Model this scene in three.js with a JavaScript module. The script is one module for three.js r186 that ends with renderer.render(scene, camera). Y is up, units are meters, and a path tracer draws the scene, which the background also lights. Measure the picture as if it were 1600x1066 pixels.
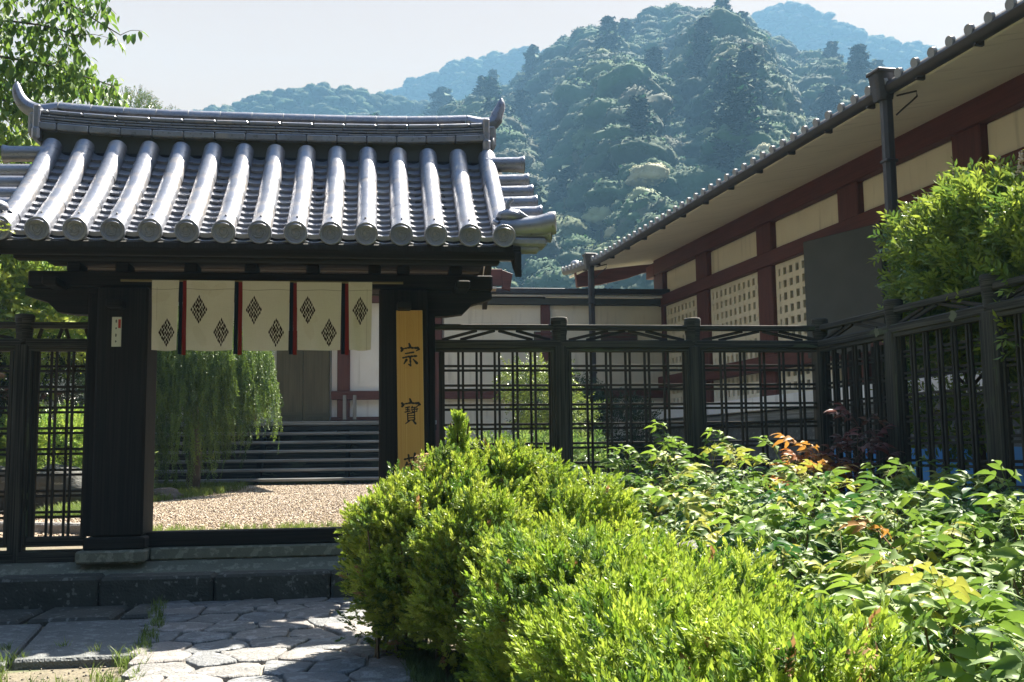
import * as THREE from 'three';
import { mergeGeometries, mergeVertices } from 'three/addons/utils/BufferGeometryUtils.js';
import { ImprovedNoise } from 'three/addons/math/ImprovedNoise.js';

// ---------------------------------------------------------------- camera, sky, sun, exposure
const scene = new THREE.Scene();
const camera = new THREE.PerspectiveCamera(36.85, 1600 / 1066, 0.05, 6000);
camera.position.set(0.95, 0.85, 9);
{
  const t = 7.7 * Math.PI / 180, p = 6.1 * Math.PI / 180;
  camera.lookAt(0.95 + Math.sin(t) * Math.cos(p), 0.85 + Math.sin(p), 9 - Math.cos(t) * Math.cos(p));
  camera.rotateZ(-0.7 * Math.PI / 180);
}
scene.add(camera);
const SUN = new THREE.Vector3(0.5, 1, -0.57).normalize();
{
  const W = 512, H = 256, d = new Float32Array(W * H * 4), v = new THREE.Vector3();
  for (let j = 0; j < H; j++) for (let i = 0; i < W; i++) {
    const el = ((j + 0.5) / H - 0.5) * Math.PI, az = ((i + 0.5) / W - 0.5) * 2 * Math.PI;
    v.set(Math.cos(el) * Math.cos(az), Math.sin(el), Math.cos(el) * Math.sin(az));
    const s = Math.max(0, Math.sin(el)), k = THREE.MathUtils.smoothstep(s, 0.28, 0.85);
    const glow = 1.3 * Math.pow(Math.max(0, v.dot(SUN)), 26) + 0.04 * Math.pow(Math.max(0, v.dot(SUN)), 6);
    const c = [0.172 + (0.028 - 0.172) * k + glow, 0.1 + (0.055 - 0.1) * k + glow * 0.98, 0.04 + (0.135 - 0.04) * k + glow * 0.93];
    const q = (j * W + i) * 4;
    for (let m = 0; m < 3; m++) d[q + m] = el < 0 ? [0.05, 0.055, 0.05][m] : c[m];
    d[q + 3] = 1;
  }
  const t = new THREE.DataTexture(d, W, H, THREE.RGBAFormat, THREE.FloatType);
  t.mapping = THREE.EquirectangularReflectionMapping; t.magFilter = THREE.LinearFilter; t.needsUpdate = true;
  scene.background = t; scene.environment = t;
  scene.backgroundIntensity = 1; scene.environmentIntensity = 1;
}
const sun = new THREE.DirectionalLight(new THREE.Color(1, 0.93, 0.8), 5);
sun.position.copy(SUN).multiplyScalar(60); sun.castShadow = true;
sun.shadow.mapSize.set(4096, 4096);
Object.assign(sun.shadow.camera, { left: -25, right: 25, top: 25, bottom: -25, near: 1, far: 140 });
scene.add(sun, sun.target);
const renderer = new THREE.WebGLRenderer({ antialias: true });
renderer.toneMapping = THREE.LinearToneMapping;
renderer.toneMappingExposure = 5.6;
renderer.shadowMap.enabled = true;
scene.fog = new THREE.FogExp2(new THREE.Color(0.32, 0.64, 1.0), 0.00058);

// ---------------------------------------------------------------- helpers
function rng(seed) { let a = seed >>> 0; return () => { a = (a + 0x6D2B79F5) | 0; let t = Math.imul(a ^ (a >>> 15), 1 | a); t = (t + Math.imul(t ^ (t >>> 7), 61 | t)) ^ t; return ((t ^ (t >>> 14)) >>> 0) / 4294967296; }; }
const R0 = rng(7), noise = new ImprovedNoise();
{ // ImprovedNoise is fixed, no seed needed
}
const rr = (r, a, b) => a + (b - a) * r();
const V = (x, y, z) => new THREE.Vector3(x, y, z);
const lin = (r, g, b) => new THREE.Color().setRGB(r, g, b);
const used = new Map(), org = new Map();
function numbered(n) { const k = used.get(n) || 0; used.set(n, k + 1); return k ? n + '_' + String(k).padStart(3, '0') : n; }
function tag(o, label, category, group, kind) {
  if (label) o.userData.label = label; if (category) o.userData.category = category;
  if (group) o.userData.group = group; if (kind) o.userData.kind = kind; return o;
}
function thing(name, label, category, [x, y, z] = [0, 0, 0], turn = 0, group) {
  const o = new THREE.Group(); o.name = numbered(name); o.position.set(x, y, z); o.rotation.y = turn;
  scene.add(o); org.set(o, V(x, y, z)); return tag(o, label, category, group);
}
const originOf = (p) => { while (p && p !== scene) { if (org.has(p)) return org.get(p); p = p.parent; } return V(0, 0, 0); };
function finish(m) { m.castShadow = m.receiveShadow = true; return m; }
// geometries are given in scene coordinates and moved to the thing's own origin (turned things: local = true)
function part(name, geos, mat, parent = scene, local = false) {
  let g = Array.isArray(geos) ? (geos.length > 1 ? mergeGeometries(geos.map((q) => q.index ? q.toNonIndexed() : q)) : geos[0]) : geos;
  if (!local && parent !== scene) { const o = originOf(parent); g = g.clone().translate(-o.x, -o.y, -o.z); }
  const m = finish(new THREE.Mesh(g, mat)); m.name = numbered(name); parent.add(m); return m;
}
function place(name, geo, mat, parent, pos, rot, scale) {   // a piece with a shared geometry
  const m = finish(new THREE.Mesh(geo, mat)); m.name = numbered(name); const o = originOf(parent);
  m.position.set(pos[0] - o.x, pos[1] - o.y, pos[2] - o.z);
  if (rot) m.rotation.set(rot[0], rot[1], rot[2], rot[3] || 'XYZ'); if (scale) m.scale.set(...scale);
  parent.add(m); return m;
}
function sub(name, parent) { const g = new THREE.Group(); g.name = numbered(name); parent.add(g); return g; }
function struct(name, geos, mat, kind = 'structure') { const m = part(name, geos, mat); m.userData.kind = kind; return m; }
function scatter(name, geo, mat, items, parent, kind = 'stuff') {  // items: {p, q|e, s, c}
  const m = finish(new THREE.InstancedMesh(geo, mat, items.length)); m.name = numbered(name);
  const M = new THREE.Matrix4(), o = originOf(parent), q = new THREE.Quaternion(), e = new THREE.Euler(), s = V(), p = V();
  items.forEach((it, i) => {
    if (it.q) q.copy(it.q); else q.setFromEuler(e.set(it.e[0], it.e[1], it.e[2], 'YXZ'));
    typeof it.s === 'number' ? s.setScalar(it.s) : s.set(...it.s);
    M.compose(p.set(it.p[0] - o.x, it.p[1] - o.y, it.p[2] - o.z), q, s); m.setMatrixAt(i, M);
    if (it.c) m.setColorAt(i, it.c);
  });
  m.userData.kind = kind; (parent || scene).add(m); return m;
}
// chamfered box, uv in metres with u along the longest side
function cbox(w, h, d, c = 0.006) {
  const x = w / 2, y = h / 2, z = d / 2, long = w >= h && w >= d ? 0 : h >= d ? 1 : 2; c = Math.min(c, x * 0.6, y * 0.6, z * 0.6);
  const pos = [], nor = [], uv = [], ou = R0() * 7, ov = R0() * 7;
  const tri = (A) => {
    const [a, b, cc] = A, e1 = [b[0] - a[0], b[1] - a[1], b[2] - a[2]], e2 = [cc[0] - a[0], cc[1] - a[1], cc[2] - a[2]];
    let n = [e1[1] * e2[2] - e1[2] * e2[1], e1[2] * e2[0] - e1[0] * e2[2], e1[0] * e2[1] - e1[1] * e2[0]];
    const l = Math.hypot(...n); n = n.map((q) => q / l);
    const flip = n[0] * (a[0] + b[0] + cc[0]) + n[1] * (a[1] + b[1] + cc[1]) + n[2] * (a[2] + b[2] + cc[2]) < 0;
    if (flip) n = n.map((q) => -q);
    const an = n.map(Math.abs), ax = an[0] >= an[1] && an[0] >= an[2] ? 0 : an[1] >= an[2] ? 1 : 2;
    const rest = [0, 1, 2].filter((k) => k !== ax), ua = rest.includes(long) ? long : rest[0], va = rest.find((k) => k !== ua);
    for (const P of flip ? [a, cc, b] : [a, b, cc]) { pos.push(...P); nor.push(...n); uv.push(P[ua] + ou, P[va] + ov + ax * 0.37); }
  };
  const quad = (a, b, cc, dd) => { tri([a, b, cc]); tri([a, cc, dd]); };
  const P = (sx, sy, sz, k) => [sx * (k === 0 ? x : x - c), sy * (k === 1 ? y : y - c), sz * (k === 2 ? z : z - c)];
  for (const s of [-1, 1]) {
    quad(P(s, -1, -1, 0), P(s, 1, -1, 0), P(s, 1, 1, 0), P(s, -1, 1, 0));
    quad(P(-1, s, -1, 1), P(1, s, -1, 1), P(1, s, 1, 1), P(-1, s, 1, 1));
    quad(P(-1, -1, s, 2), P(1, -1, s, 2), P(1, 1, s, 2), P(-1, 1, s, 2));
  }
  for (const a of [-1, 1]) for (const b of [-1, 1]) {
    quad(P(a, b, -1, 0), P(a, b, 1, 0), P(a, b, 1, 1), P(a, b, -1, 1));
    quad(P(a, -1, b, 0), P(a, 1, b, 0), P(a, 1, b, 2), P(a, -1, b, 2));
    quad(P(-1, a, b, 1), P(1, a, b, 1), P(1, a, b, 2), P(-1, a, b, 2));
    for (const s of [-1, 1]) tri([P(a, b, s, 0), P(a, b, s, 1), P(a, b, s, 2)]);
  }
  const g = new THREE.BufferGeometry();
  g.setAttribute('position', new THREE.Float32BufferAttribute(pos, 3)); g.setAttribute('normal', new THREE.Float32BufferAttribute(nor, 3)); g.setAttribute('uv', new THREE.Float32BufferAttribute(uv, 2));
  return g;
}
// box between corners
const bb = (x0, x1, y0, y1, z0, z1, c) => cbox(x1 - x0, y1 - y0, z1 - z0, c).translate((x0 + x1) / 2, (y0 + y1) / 2, (z0 + z1) / 2);
// bar from a to b, w across, h the other way
function bar(a, b, w, h, c = 0.004, up = V(0, 1, 0)) {
  const A = V(...a), B = V(...b), d = B.clone().sub(A), L = d.length(), g = cbox(L, h, w, c);
  const x = d.normalize(), z = V().crossVectors(x, up).normalize(), y = V().crossVectors(z, x);
  return g.applyMatrix4(new THREE.Matrix4().makeBasis(x, y, z).setPosition(A.add(B).multiplyScalar(0.5)));
}
function tube(pts, r, seg = 8, rad = 6, taper) {
  const c = new THREE.CatmullRomCurve3(pts.map((p) => V(...p))), g = new THREE.TubeGeometry(c, seg, 1, rad, false);
  const p = g.attributes.position, n = g.attributes.normal, u = g.attributes.uv, L = c.getLength();
  for (let i = 0; i < p.count; i++) {
    const t = Math.floor(i / (rad + 1)) / seg, k = (typeof r === 'function' ? r(t) : taper === undefined ? r : r + (taper - r) * t) - 1;
    p.setXYZ(i, p.getX(i) + n.getX(i) * k, p.getY(i) + n.getY(i) * k, p.getZ(i) + n.getZ(i) * k);
    u.setXY(i, u.getX(i) * L, u.getY(i) * 0.3);
  }
  g.computeVertexNormals(); return g;
}
const cyl = (r0, r1, h, n = 10) => new THREE.CylinderGeometry(r0, r1, h, n);
function ext(pts, depth, bevel = 0.004) {   // outline in xy, from z = 0 to depth
  const s = new THREE.Shape(pts.map((p) => new THREE.Vector2(p[0], p[1])));
  return new THREE.ExtrudeGeometry(s, { depth: depth - 2 * bevel, bevelEnabled: bevel > 0, bevelSize: bevel, bevelThickness: bevel, bevelOffset: -bevel, bevelSegments: 1, steps: 1 }).translate(0, 0, bevel);
}
// ---------------------------------------------------------------- textures
const hash2 = (x, y, s) => { let h = Math.imul(x, 374761393) ^ Math.imul(y, 668265263) ^ Math.imul(s + 11, 2246822519); h = Math.imul(h ^ (h >>> 13), 1274126177); return ((h ^ (h >>> 16)) >>> 0) / 4294967296; };
function vn(x, y, px, py, s) { // tileable value noise
  const xi = Math.floor(x), yi = Math.floor(y), f = x - xi, g = y - yi, u = f * f * (3 - 2 * f), v = g * g * (3 - 2 * g), w = (a, m) => ((a % m) + m) % m;
  const a = hash2(w(xi, px), w(yi, py), s), b = hash2(w(xi + 1, px), w(yi, py), s), c = hash2(w(xi, px), w(yi + 1, py), s), d = hash2(w(xi + 1, px), w(yi + 1, py), s);
  return a + (b - a) * u + (c - a) * v + (a - b - c + d) * u * v;
}
const fb = (u, v, fx, fy, s, o = 4) => { let t = 0, a = 0.5, n = 0; for (let k = 0; k < o; k++) { t += a * vn(u * fx, v * fy, fx, fy, s + k * 17); n += a; a *= 0.5; fx *= 2; fy *= 2; } return t / n; };
function tex(n, f, size = 1, srgb = true) {   // f(u, v) -> linear [r,g,b]; size: metres per repeat
  const d = new Uint8Array(n * n * 4);
  for (let j = 0; j < n; j++) for (let i = 0; i < n; i++) {
    const c = f(i / n, j / n), q = (j * n + i) * 4;
    for (let k = 0; k < 3; k++) { let x = Math.min(1, Math.max(0, typeof c === 'number' ? c : c[k])); if (srgb) x = x < 0.0031308 ? x * 12.92 : 1.055 * Math.pow(x, 1 / 2.4) - 0.055; d[q + k] = x * 255; }
    d[q + 3] = 255;
  }
  const t = new THREE.DataTexture(d, n, n, THREE.RGBAFormat); t.wrapS = t.wrapT = THREE.RepeatWrapping; t.magFilter = THREE.LinearFilter;
  if (srgb) t.colorSpace = THREE.SRGBColorSpace;
  const sz = Array.isArray(size) ? size : [size, size]; t.repeat.set(1 / sz[0], 1 / sz[1]); t.needsUpdate = true; return t;
}
const mixc = (a, b, k) => a.map((x, i) => x + (b[i] - x) * k);
const sstep = (x, a, b) => THREE.MathUtils.smoothstep(x, a, b);
function std(o) { return new THREE.MeshStandardMaterial({ roughness: 0.8, ...o }); }
function leafMat(o = {}, tr = 0.45) { return new THREE.MeshPhysicalMaterial({ color: 0xffffff, roughness: 0.92, transmission: tr, thickness: 0, clearcoat: 0.5, clearcoatRoughness: 0.35, side: THREE.DoubleSide, specularIntensity: 0.3, ...o }); }
const grain = (u, v, s) => 0.6 * fb(u, v, 3, 48, s, 3) + 0.4 * fb(u, v, 2, 140, s + 5, 2);
const M = {};
{
  const wb = tex(256, (u, v) => 0.15 + 0.85 * grain(u, v, 3), [1.3, 0.35], false);
  const woodTex = (a, b, s, moss) => tex(512, (u, v) => {
    let c = mixc(a, b, sstep(grain(u, v, s), 0.3, 0.72)); const st = fb(u, v, 4, 6, s + 40, 4);
    c = c.map((x) => x * (0.75 + 0.5 * st));
    if (moss) c = mixc(c, [0.075, 0.09, 0.05], 0.8 * sstep(fb(u, v, 9, 12, s + 70, 5), 0.56, 0.66) * sstep(fb(u, v, 3, 3, s + 90, 2), 0.42, 0.6));
    return c;
  }, [1.6, 0.55]);
  M.wood = std({ map: woodTex([0.005, 0.0045, 0.004], [0.016, 0.013, 0.0105], 11), bumpMap: wb, bumpScale: 0.003, roughness: 0.85 });
  M.fence = std({ map: woodTex([0.013, 0.012, 0.01], [0.075, 0.068, 0.054], 21, true), bumpMap: wb, bumpScale: 0.004, roughness: 0.85 });
  M.slat = std({ map: woodTex([0.016, 0.014, 0.011], [0.05, 0.042, 0.032], 31), bumpMap: wb, bumpScale: 0.002, roughness: 0.85 });
  M.tread = std({ map: woodTex([0.12, 0.124, 0.12], [0.26, 0.268, 0.26], 41), bumpMap: wb, bumpScale: 0.003, roughness: 0.85 });
  M.red = std({ map: woodTex([0.075, 0.022, 0.016], [0.11, 0.032, 0.023], 51), bumpMap: wb, bumpScale: 0.001, roughness: 0.65 });
  M.doorOlive = std({ map: woodTex([0.075, 0.066, 0.036], [0.11, 0.095, 0.055], 61), bumpMap: wb, bumpScale: 0.001, roughness: 0.7 });
  M.doorGrey = std({ map: tex(256, (u, v) => mixc([0.045, 0.05, 0.045], [0.065, 0.07, 0.063], fb(u, v, 5, 5, 71, 4)), 1.4), roughness: 0.7 });
  const plaster = (c, s) => tex(512, (u, v) => { const k = 0.86 + 0.2 * fb(u, v, 4, 4, s, 5), st = sstep(fb(u, v, 30, 3, s + 9, 3), 0.6, 0.85); return mixc(c.map((x) => x * k), c.map((x) => x * 0.66), 0.6 * st); }, 2.7);
  const pb = tex(256, (u, v) => fb(u, v, 24, 24, 5, 4), 0.6, false);
  M.cream = std({ map: plaster([0.72, 0.67, 0.54], 81), bumpMap: pb, bumpScale: 0.002, roughness: 0.92 });
  M.soffit = std({ map: plaster([0.74, 0.7, 0.6], 85), bumpMap: pb, bumpScale: 0.002, roughness: 0.92 });
  M.offwhite = std({ map: plaster([0.68, 0.66, 0.57], 93), bumpMap: pb, bumpScale: 0.002, roughness: 0.9 });
  M.white = std({ map: plaster([0.8, 0.8, 0.8], 91), bumpMap: pb, bumpScale: 0.002, roughness: 0.9 });
  const tl = tex(512, (u, v) => { const k = fb(u, v, 6, 6, 101, 5), m = fb(u, v, 40, 40, 105, 3); let c = mixc([0.19, 0.205, 0.245], [0.32, 0.33, 0.365], k); c = mixc(c, [0.14, 0.14, 0.15], 0.8 * sstep(m, 0.68, 0.76)); return mixc(c, [0.42, 0.37, 0.32], 0.5 * sstep(fb(u, v, 5, 9, 111, 4), 0.55, 0.7)); }, 0.9);
  const tr = tex(256, (u, v) => 0.24 + 0.3 * fb(u, v, 10, 10, 121, 4), 0.5, false);
  const tile = (c) => new THREE.MeshPhysicalMaterial({ color: lin(...c), map: tl, roughnessMap: tr, roughness: 1, metalness: 0.4, specularIntensity: 1, bumpMap: pb, bumpScale: 0.0015 });
  M.tiles = [tile([0.95, 0.95, 0.97]), tile([0.82, 0.83, 0.87]), tile([1, 0.98, 0.96]), tile([0.88, 0.88, 0.9])];
  M.tileDisc = std({ map: tex(256, (u, v) => mixc([0.19, 0.2, 0.215], [0.3, 0.3, 0.31], fb(u, v, 12, 12, 131, 4)), 0.3), roughness: 0.7, bumpMap: pb, bumpScale: 0.002 });
  const gr = (a, b, s, sz) => tex(512, (u, v) => { const k = fb(u, v, 5, 5, s, 4), g = vn(u * 160, v * 160, 160, 160, s + 3), l = sstep(fb(u, v, 14, 14, s + 7, 4), 0.58, 0.68); let c = mixc(a, b, 0.5 * k + 0.5 * g); return mixc(c, c.map((x) => Math.min(0.5, x * 1.9)), 0.6 * l); }, sz);
  const sb = tex(512, (u, v) => 0.55 * fb(u, v, 6, 9, 141, 5) + 0.45 * fb(u, v, 50, 50, 145, 3), 0.7, false);
  M.stones = [[[0.085, 0.083, 0.08], [0.2, 0.193, 0.186]], [[0.11, 0.1, 0.095], [0.225, 0.21, 0.198]], [[0.075, 0.078, 0.081], [0.165, 0.17, 0.175]]].map((c, i) => std({ map: gr(c[0], c[1], 151 + i * 20, 0.8), bumpMap: sb, bumpScale: 0.02, roughness: 0.8 }));
  M.granite = std({ map: gr([0.05, 0.055, 0.056], [0.18, 0.187, 0.182], 211, 0.5), bumpMap: tex(256, (u, v) => vn(u * 64, v * 64, 64, 64, 217), 0.5, false), bumpScale: 0.006, roughness: 0.85 });
  M.mossy = std({ map: tex(512, (u, v) => { let c = mixc([0.035, 0.036, 0.032], [0.085, 0.085, 0.075], fb(u, v, 8, 8, 221, 5)); return mixc(c, [0.26, 0.26, 0.24], 0.55 * sstep(fb(u, v, 26, 26, 231, 5), 0.66, 0.76)); }, 0.9), bumpMap: sb, bumpScale: 0.015, roughness: 0.9 });
  M.platform = std({ map: gr([0.12, 0.125, 0.1], [0.24, 0.245, 0.2], 241, 0.6), bumpMap: sb, bumpScale: 0.004, roughness: 0.9 });
  M.mortar = std({ map: gr([0.14, 0.125, 0.1], [0.26, 0.235, 0.19], 251, 0.5), bumpMap: sb, bumpScale: 0.01, roughness: 0.95 });
  M.soil = std({ map: tex(512, (u, v) => { const k = fb(u, v, 7, 7, 261, 5), g = fb(u, v, 60, 60, 265, 2); let c = mixc([0.06, 0.05, 0.035], [0.2, 0.17, 0.115], 0.5 * k + 0.5 * g); return mixc(c, [0.06, 0.085, 0.025], 0.75 * sstep(fb(u, v, 5, 5, 271, 4), 0.45, 0.6)); }, 1.7), bumpMap: sb, bumpScale: 0.02, roughness: 0.95 });
  M.gravel = std({ map: tex(512, (u, v) => { const g = vn(u * 120, v * 120, 120, 120, 281), k = fb(u, v, 5, 5, 285, 4); return mixc([0.17, 0.12, 0.08], [0.38, 0.3, 0.22], 0.35 * k + 0.65 * g); }, 1.9), bumpMap: tex(512, (u, v) => vn(u * 120, v * 120, 120, 120, 281), 1.9, false), bumpScale: 0.012, roughness: 0.95 });
  M.metal = new THREE.MeshStandardMaterial({ color: lin(0.035, 0.035, 0.04), roughness: 0.5, metalness: 0.2 });
  M.pipe = std({ map: tex(128, (u, v) => mixc([0.022, 0.022, 0.026], [0.05, 0.045, 0.045], fb(u, v, 6, 10, 291, 4)), 0.8), roughness: 0.55 });
  M.bark = std({ map: tex(256, (u, v) => mixc([0.03, 0.024, 0.018], [0.1, 0.08, 0.06], fb(u, v, 6, 20, 301, 4)), 0.5), bumpMap: tex(256, (u, v) => fb(u, v, 6, 20, 301, 4), 0.5, false), bumpScale: 0.01, roughness: 0.9 });
  M.stem = std({ color: lin(0.1, 0.07, 0.035) });
  M.dark = std({ color: lin(0.02, 0.02, 0.02) });
}
// ---------------------------------------------------------------- ground and hills
function groundY(x, z) {
  const court = 0.027 * Math.min(12.5, Math.max(0, -z - 0.5)), front = -0.34 + 0.02 * sstep(x, 1.2, 3);
  return front + (court - front) * sstep(-z, -0.45, 0.1);
}
{
  const axis = (fine0, fine1, step) => { const a = []; for (let q = fine0; q <= fine1 + 1e-6; q += step) a.push(q); let w = 3; for (let k = 0; k < 8; k++, w *= 2.2) { a.push(fine1 + w); a.unshift(fine0 - w); } return a; };
  const xs = axis(-12, 14, 0.5), zs = axis(-30, 12, 0.25), p = [], uv = [], ix = [];
  for (const z of zs) for (const x of xs) { p.push(x, groundY(x, z) + (Math.abs(x) < 40 && z > 0.3 ? 0.012 * noise.noise(x * 2.3, z * 2.3, 1) : 0), z); uv.push(x, z); }
  for (let j = 0; j + 1 < zs.length; j++) for (let i = 0; i + 1 < xs.length; i++) { const a = j * xs.length + i, b = a + xs.length; ix.push(a, b, a + 1, a + 1, b, b + 1); }
  const g = new THREE.BufferGeometry(); g.setAttribute('position', new THREE.Float32BufferAttribute(p, 3)); g.setAttribute('uv', new THREE.Float32BufferAttribute(uv, 2)); g.setIndex(ix); g.computeVertexNormals();
  struct('ground', g, M.soil);
  // gravel court behind the gate
  const gv = new THREE.PlaneGeometry(1, 1, 40, 26), q = gv.attributes.position, u = gv.attributes.uv;
  for (let i = 0; i < q.count; i++) {
    const a = q.getX(i) + 0.5, b = q.getY(i) + 0.5, z = -1.25 - b * 9.3, x = -4.6 + a * 6.8 + (a < 0.2 ? 1.2 * noise.noise(z, 4, 0) : 0);
    q.setXYZ(i, x, groundY(x, z) + 0.006, z); u.setXY(i, x, z);
  }
  gv.computeVertexNormals(); struct('gravel_yard', gv, M.gravel);
}
// hills: crest heights by azimuth (degrees from north, clockwise), risen from the foot at D0 to the crest at D1
const HILLS = [
  { name: 'main_hill', D0: 120, D1: 420, crown: 10.5, tall: 8, crest: [[-40, 60], [-20, 80], [-9.9, 97], [-3.1, 121], [2.3, 137], [4.9, 144], [7.1, 152], [9.2, 161], [10.5, 172], [15.3, 184], [17.2, 186], [19.7, 184], [21.5, 177], [22.8, 168], [25.2, 157], [27.2, 150], [29.1, 143], [30.9, 132], [35, 119], [42.8, 86], [60, 60]], from: -6, to: 37 },
  { name: 'left_hill', D0: 380, D1: 520, crown: 8.5, tall: 7, crest: [[-40, 90], [-16.3, 146], [-11.6, 166], [-8.5, 176], [-6.6, 185], [-4.9, 188], [-2.4, 192], [-0.6, 189], [2, 186], [4.2, 186], [7.9, 176], [20, 130]], from: -14, to: 7 },
  { name: 'far_ridge', D0: 600, D1: 760, crown: 10, tall: 8, crest: [[-15, 180], [-3.1, 248], [0.5, 274], [2, 283], [4.2, 298], [6.4, 305], [9, 311], [11.6, 311], [15.3, 300], [25, 210]], from: -3, to: 11 },
  { name: 'far_summit', D0: 640, D1: 820, crown: 10.5, tall: 8, crest: [[10, 240], [18.9, 334], [22, 350], [22.9, 356], [24.3, 354], [25.6, 342], [27.2, 327], [29.1, 313], [30.7, 306], [32.8, 280], [35.1, 255], [45, 160]], from: 19, to: 34 },
];
const OX = 0.95, OZ = 9;
function crestAt(h, az) { const c = h.crest; if (az <= c[0][0]) return c[0][1]; for (let i = 1; i < c.length; i++) if (az <= c[i][0]) return c[i - 1][1] + (c[i][1] - c[i - 1][1]) * (az - c[i - 1][0]) / (c[i][0] - c[i - 1][0]); return c[c.length - 1][1]; }
function hillPoint(h, az, v) { // v 0 foot, 1 crest, 2 far foot
  const D = h.D0 + (h.D1 - h.D0) * v, a = az * Math.PI / 180, x = OX + D * Math.sin(a), z = OZ - D * Math.cos(a);
  const top = crestAt(h, az), k = v <= 1 ? Math.pow(v, 0.92) : 1 - Math.pow(v - 1, 1.4);
  const y = 0.2 + (top - h.tall) * Math.max(0, k) + 9 * noise.noise(x * 0.016, z * 0.016, 3) * Math.sin(Math.PI * Math.min(1, v)) + (v < 1 ? 7 * Math.sin(az * 0.9 + v * 4) * Math.sin(Math.PI * v) : 0);
  return V(x, y, z);
}
M.hillSoil = std({ map: tex(256, (u, v) => mixc([0.015, 0.03, 0.012], [0.035, 0.06, 0.02], fb(u, v, 12, 12, 311, 5)), 40), roughness: 1 });
function blob(seed, detail, lumps) {  // an uneven tree crown: lumps on a dome, small leaf faces all over it
  const r = rng(seed), L = [];
  for (let i = 0; i < lumps; i++) { const a = r() * 6.283, b = Math.acos(1 - r() * 1.35), d = 0.62 + 0.12 * r(); L.push([V(Math.sin(b) * Math.cos(a) * d, Math.cos(b) * d * 0.85, Math.sin(b) * Math.sin(a) * d), 0.26 + 0.16 * r()]); }
  const radius = (d) => { let m = 0.66; for (const [c, q] of L) { const t = d.dot(c), k = c.lengthSq() - t * t; if (k < q * q && t > 0) m = Math.max(m, t + Math.sqrt(q * q - k)); } return m * (1 + 0.09 * noise.noise(d.x * 7 + seed, d.y * 7, d.z * 7)); };
  const g = mergeVertices(new THREE.IcosahedronGeometry(1, detail).deleteAttribute('uv').deleteAttribute('normal')), p = g.attributes.position, d = V();
  for (let i = 0; i < p.count; i++) { d.fromBufferAttribute(p, i).normalize(); const m = radius(d) * 0.95; p.setXYZ(i, d.x * m, d.y * m * (d.y < 0 ? 0.6 : 1), d.z * m); }
  g.computeVertexNormals();
  const pos = [], nrm = [], n = 700, t = V(), b = V();
  for (let i = 0; i < n; i++) {
    d.set(r() - 0.5, r() * 0.85 - 0.2, r() - 0.5).normalize(); const m = radius(d) * (0.95 + 0.06 * r()), c = d.clone().multiplyScalar(m), s = 0.028 + 0.03 * r();
    t.set(r() - 0.5, r() - 0.5, r() - 0.5).addScaledVector(d, 0.6).normalize(); b.crossVectors(t, V(r() - 0.5, r() - 0.5, r() - 0.5)).normalize(); t.crossVectors(b, t);
    for (const [x, y] of [[-1, -0.6], [1, -0.6], [0, 1], [-1, -0.6], [0, 1], [-1.1, 0.8]]) { pos.push(c.x + (t.x * x + b.x * y) * s, c.y + (t.y * x + b.y * y) * s, c.z + (t.z * x + b.z * y) * s); const q = d.clone().addScaledVector(V(r() - 0.5, r() - 0.5, r() - 0.5), 0.25).normalize(); nrm.push(q.x, q.y, q.z); }
  }
  const f = new THREE.BufferGeometry(); f.setAttribute('position', new THREE.Float32BufferAttribute(pos, 3)); f.setAttribute('normal', new THREE.Float32BufferAttribute(nrm, 3));
  return mergeGeometries([g.toNonIndexed(), f]);
}
function conifer(seed, tiers = 10) { // ragged layered evergreen, height 1
  const r = rng(seed), pos = [], nrm = [];
  for (let k = 0; k < tiers; k++) {
    const h = 0.2 + 0.8 * k / tiers, R = 0.34 * Math.pow(1 - k / tiers, 0.8) + 0.03, nb = 9;
    for (let j = 0; j < nb; j++) {
      const a = r() * 6.283, L = R * (0.6 + 0.6 * r());
      for (let m = 0; m < 14; m++) {
        const s = L * (0.25 + 0.75 * m / 13), y = h - s * 0.18 + 0.03 * r(), w = 0.03 + 0.035 * r(), c = V(Math.cos(a) * s + 0.05 * (r() - 0.5), y, Math.sin(a) * s + 0.05 * (r() - 0.5));
        for (let q = 0; q < 2; q++) { const e = [0, 1, 2].map(() => V((r() - 0.5) * 2.4 * w, (r() - 0.4) * 1.2 * w, (r() - 0.5) * 2.4 * w).add(c)); for (const P of e) { pos.push(P.x, P.y, P.z); nrm.push(Math.cos(a) * 0.4, 0.8, Math.sin(a) * 0.4); } }
      }
    }
  }
  const f = new THREE.BufferGeometry(); f.setAttribute('position', new THREE.Float32BufferAttribute(pos, 3)); f.setAttribute('normal', new THREE.Float32BufferAttribute(nrm, 3)); return f;
}
M.crown = std({ color: lin(0.25, 0.42, 0.27), roughness: 1 });
const crownGeos = [1, 2, 3, 4].map((s) => blob(s * 13, 5, 34)), firGeos = [conifer(5), conifer(9)];
const crownColor = (r) => { const k = r(); return k < 0.55 ? lin(0.035 + 0.025 * r(), 0.07 + 0.035 * r(), 0.025 + 0.01 * r()) : k < 0.75 ? lin(0.06, 0.105 + 0.03 * r(), 0.03) : k < 0.93 ? lin(0.15 + 0.07 * r(), 0.15 + 0.05 * r(), 0.07) : lin(0.13, 0.1, 0.07); };
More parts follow.
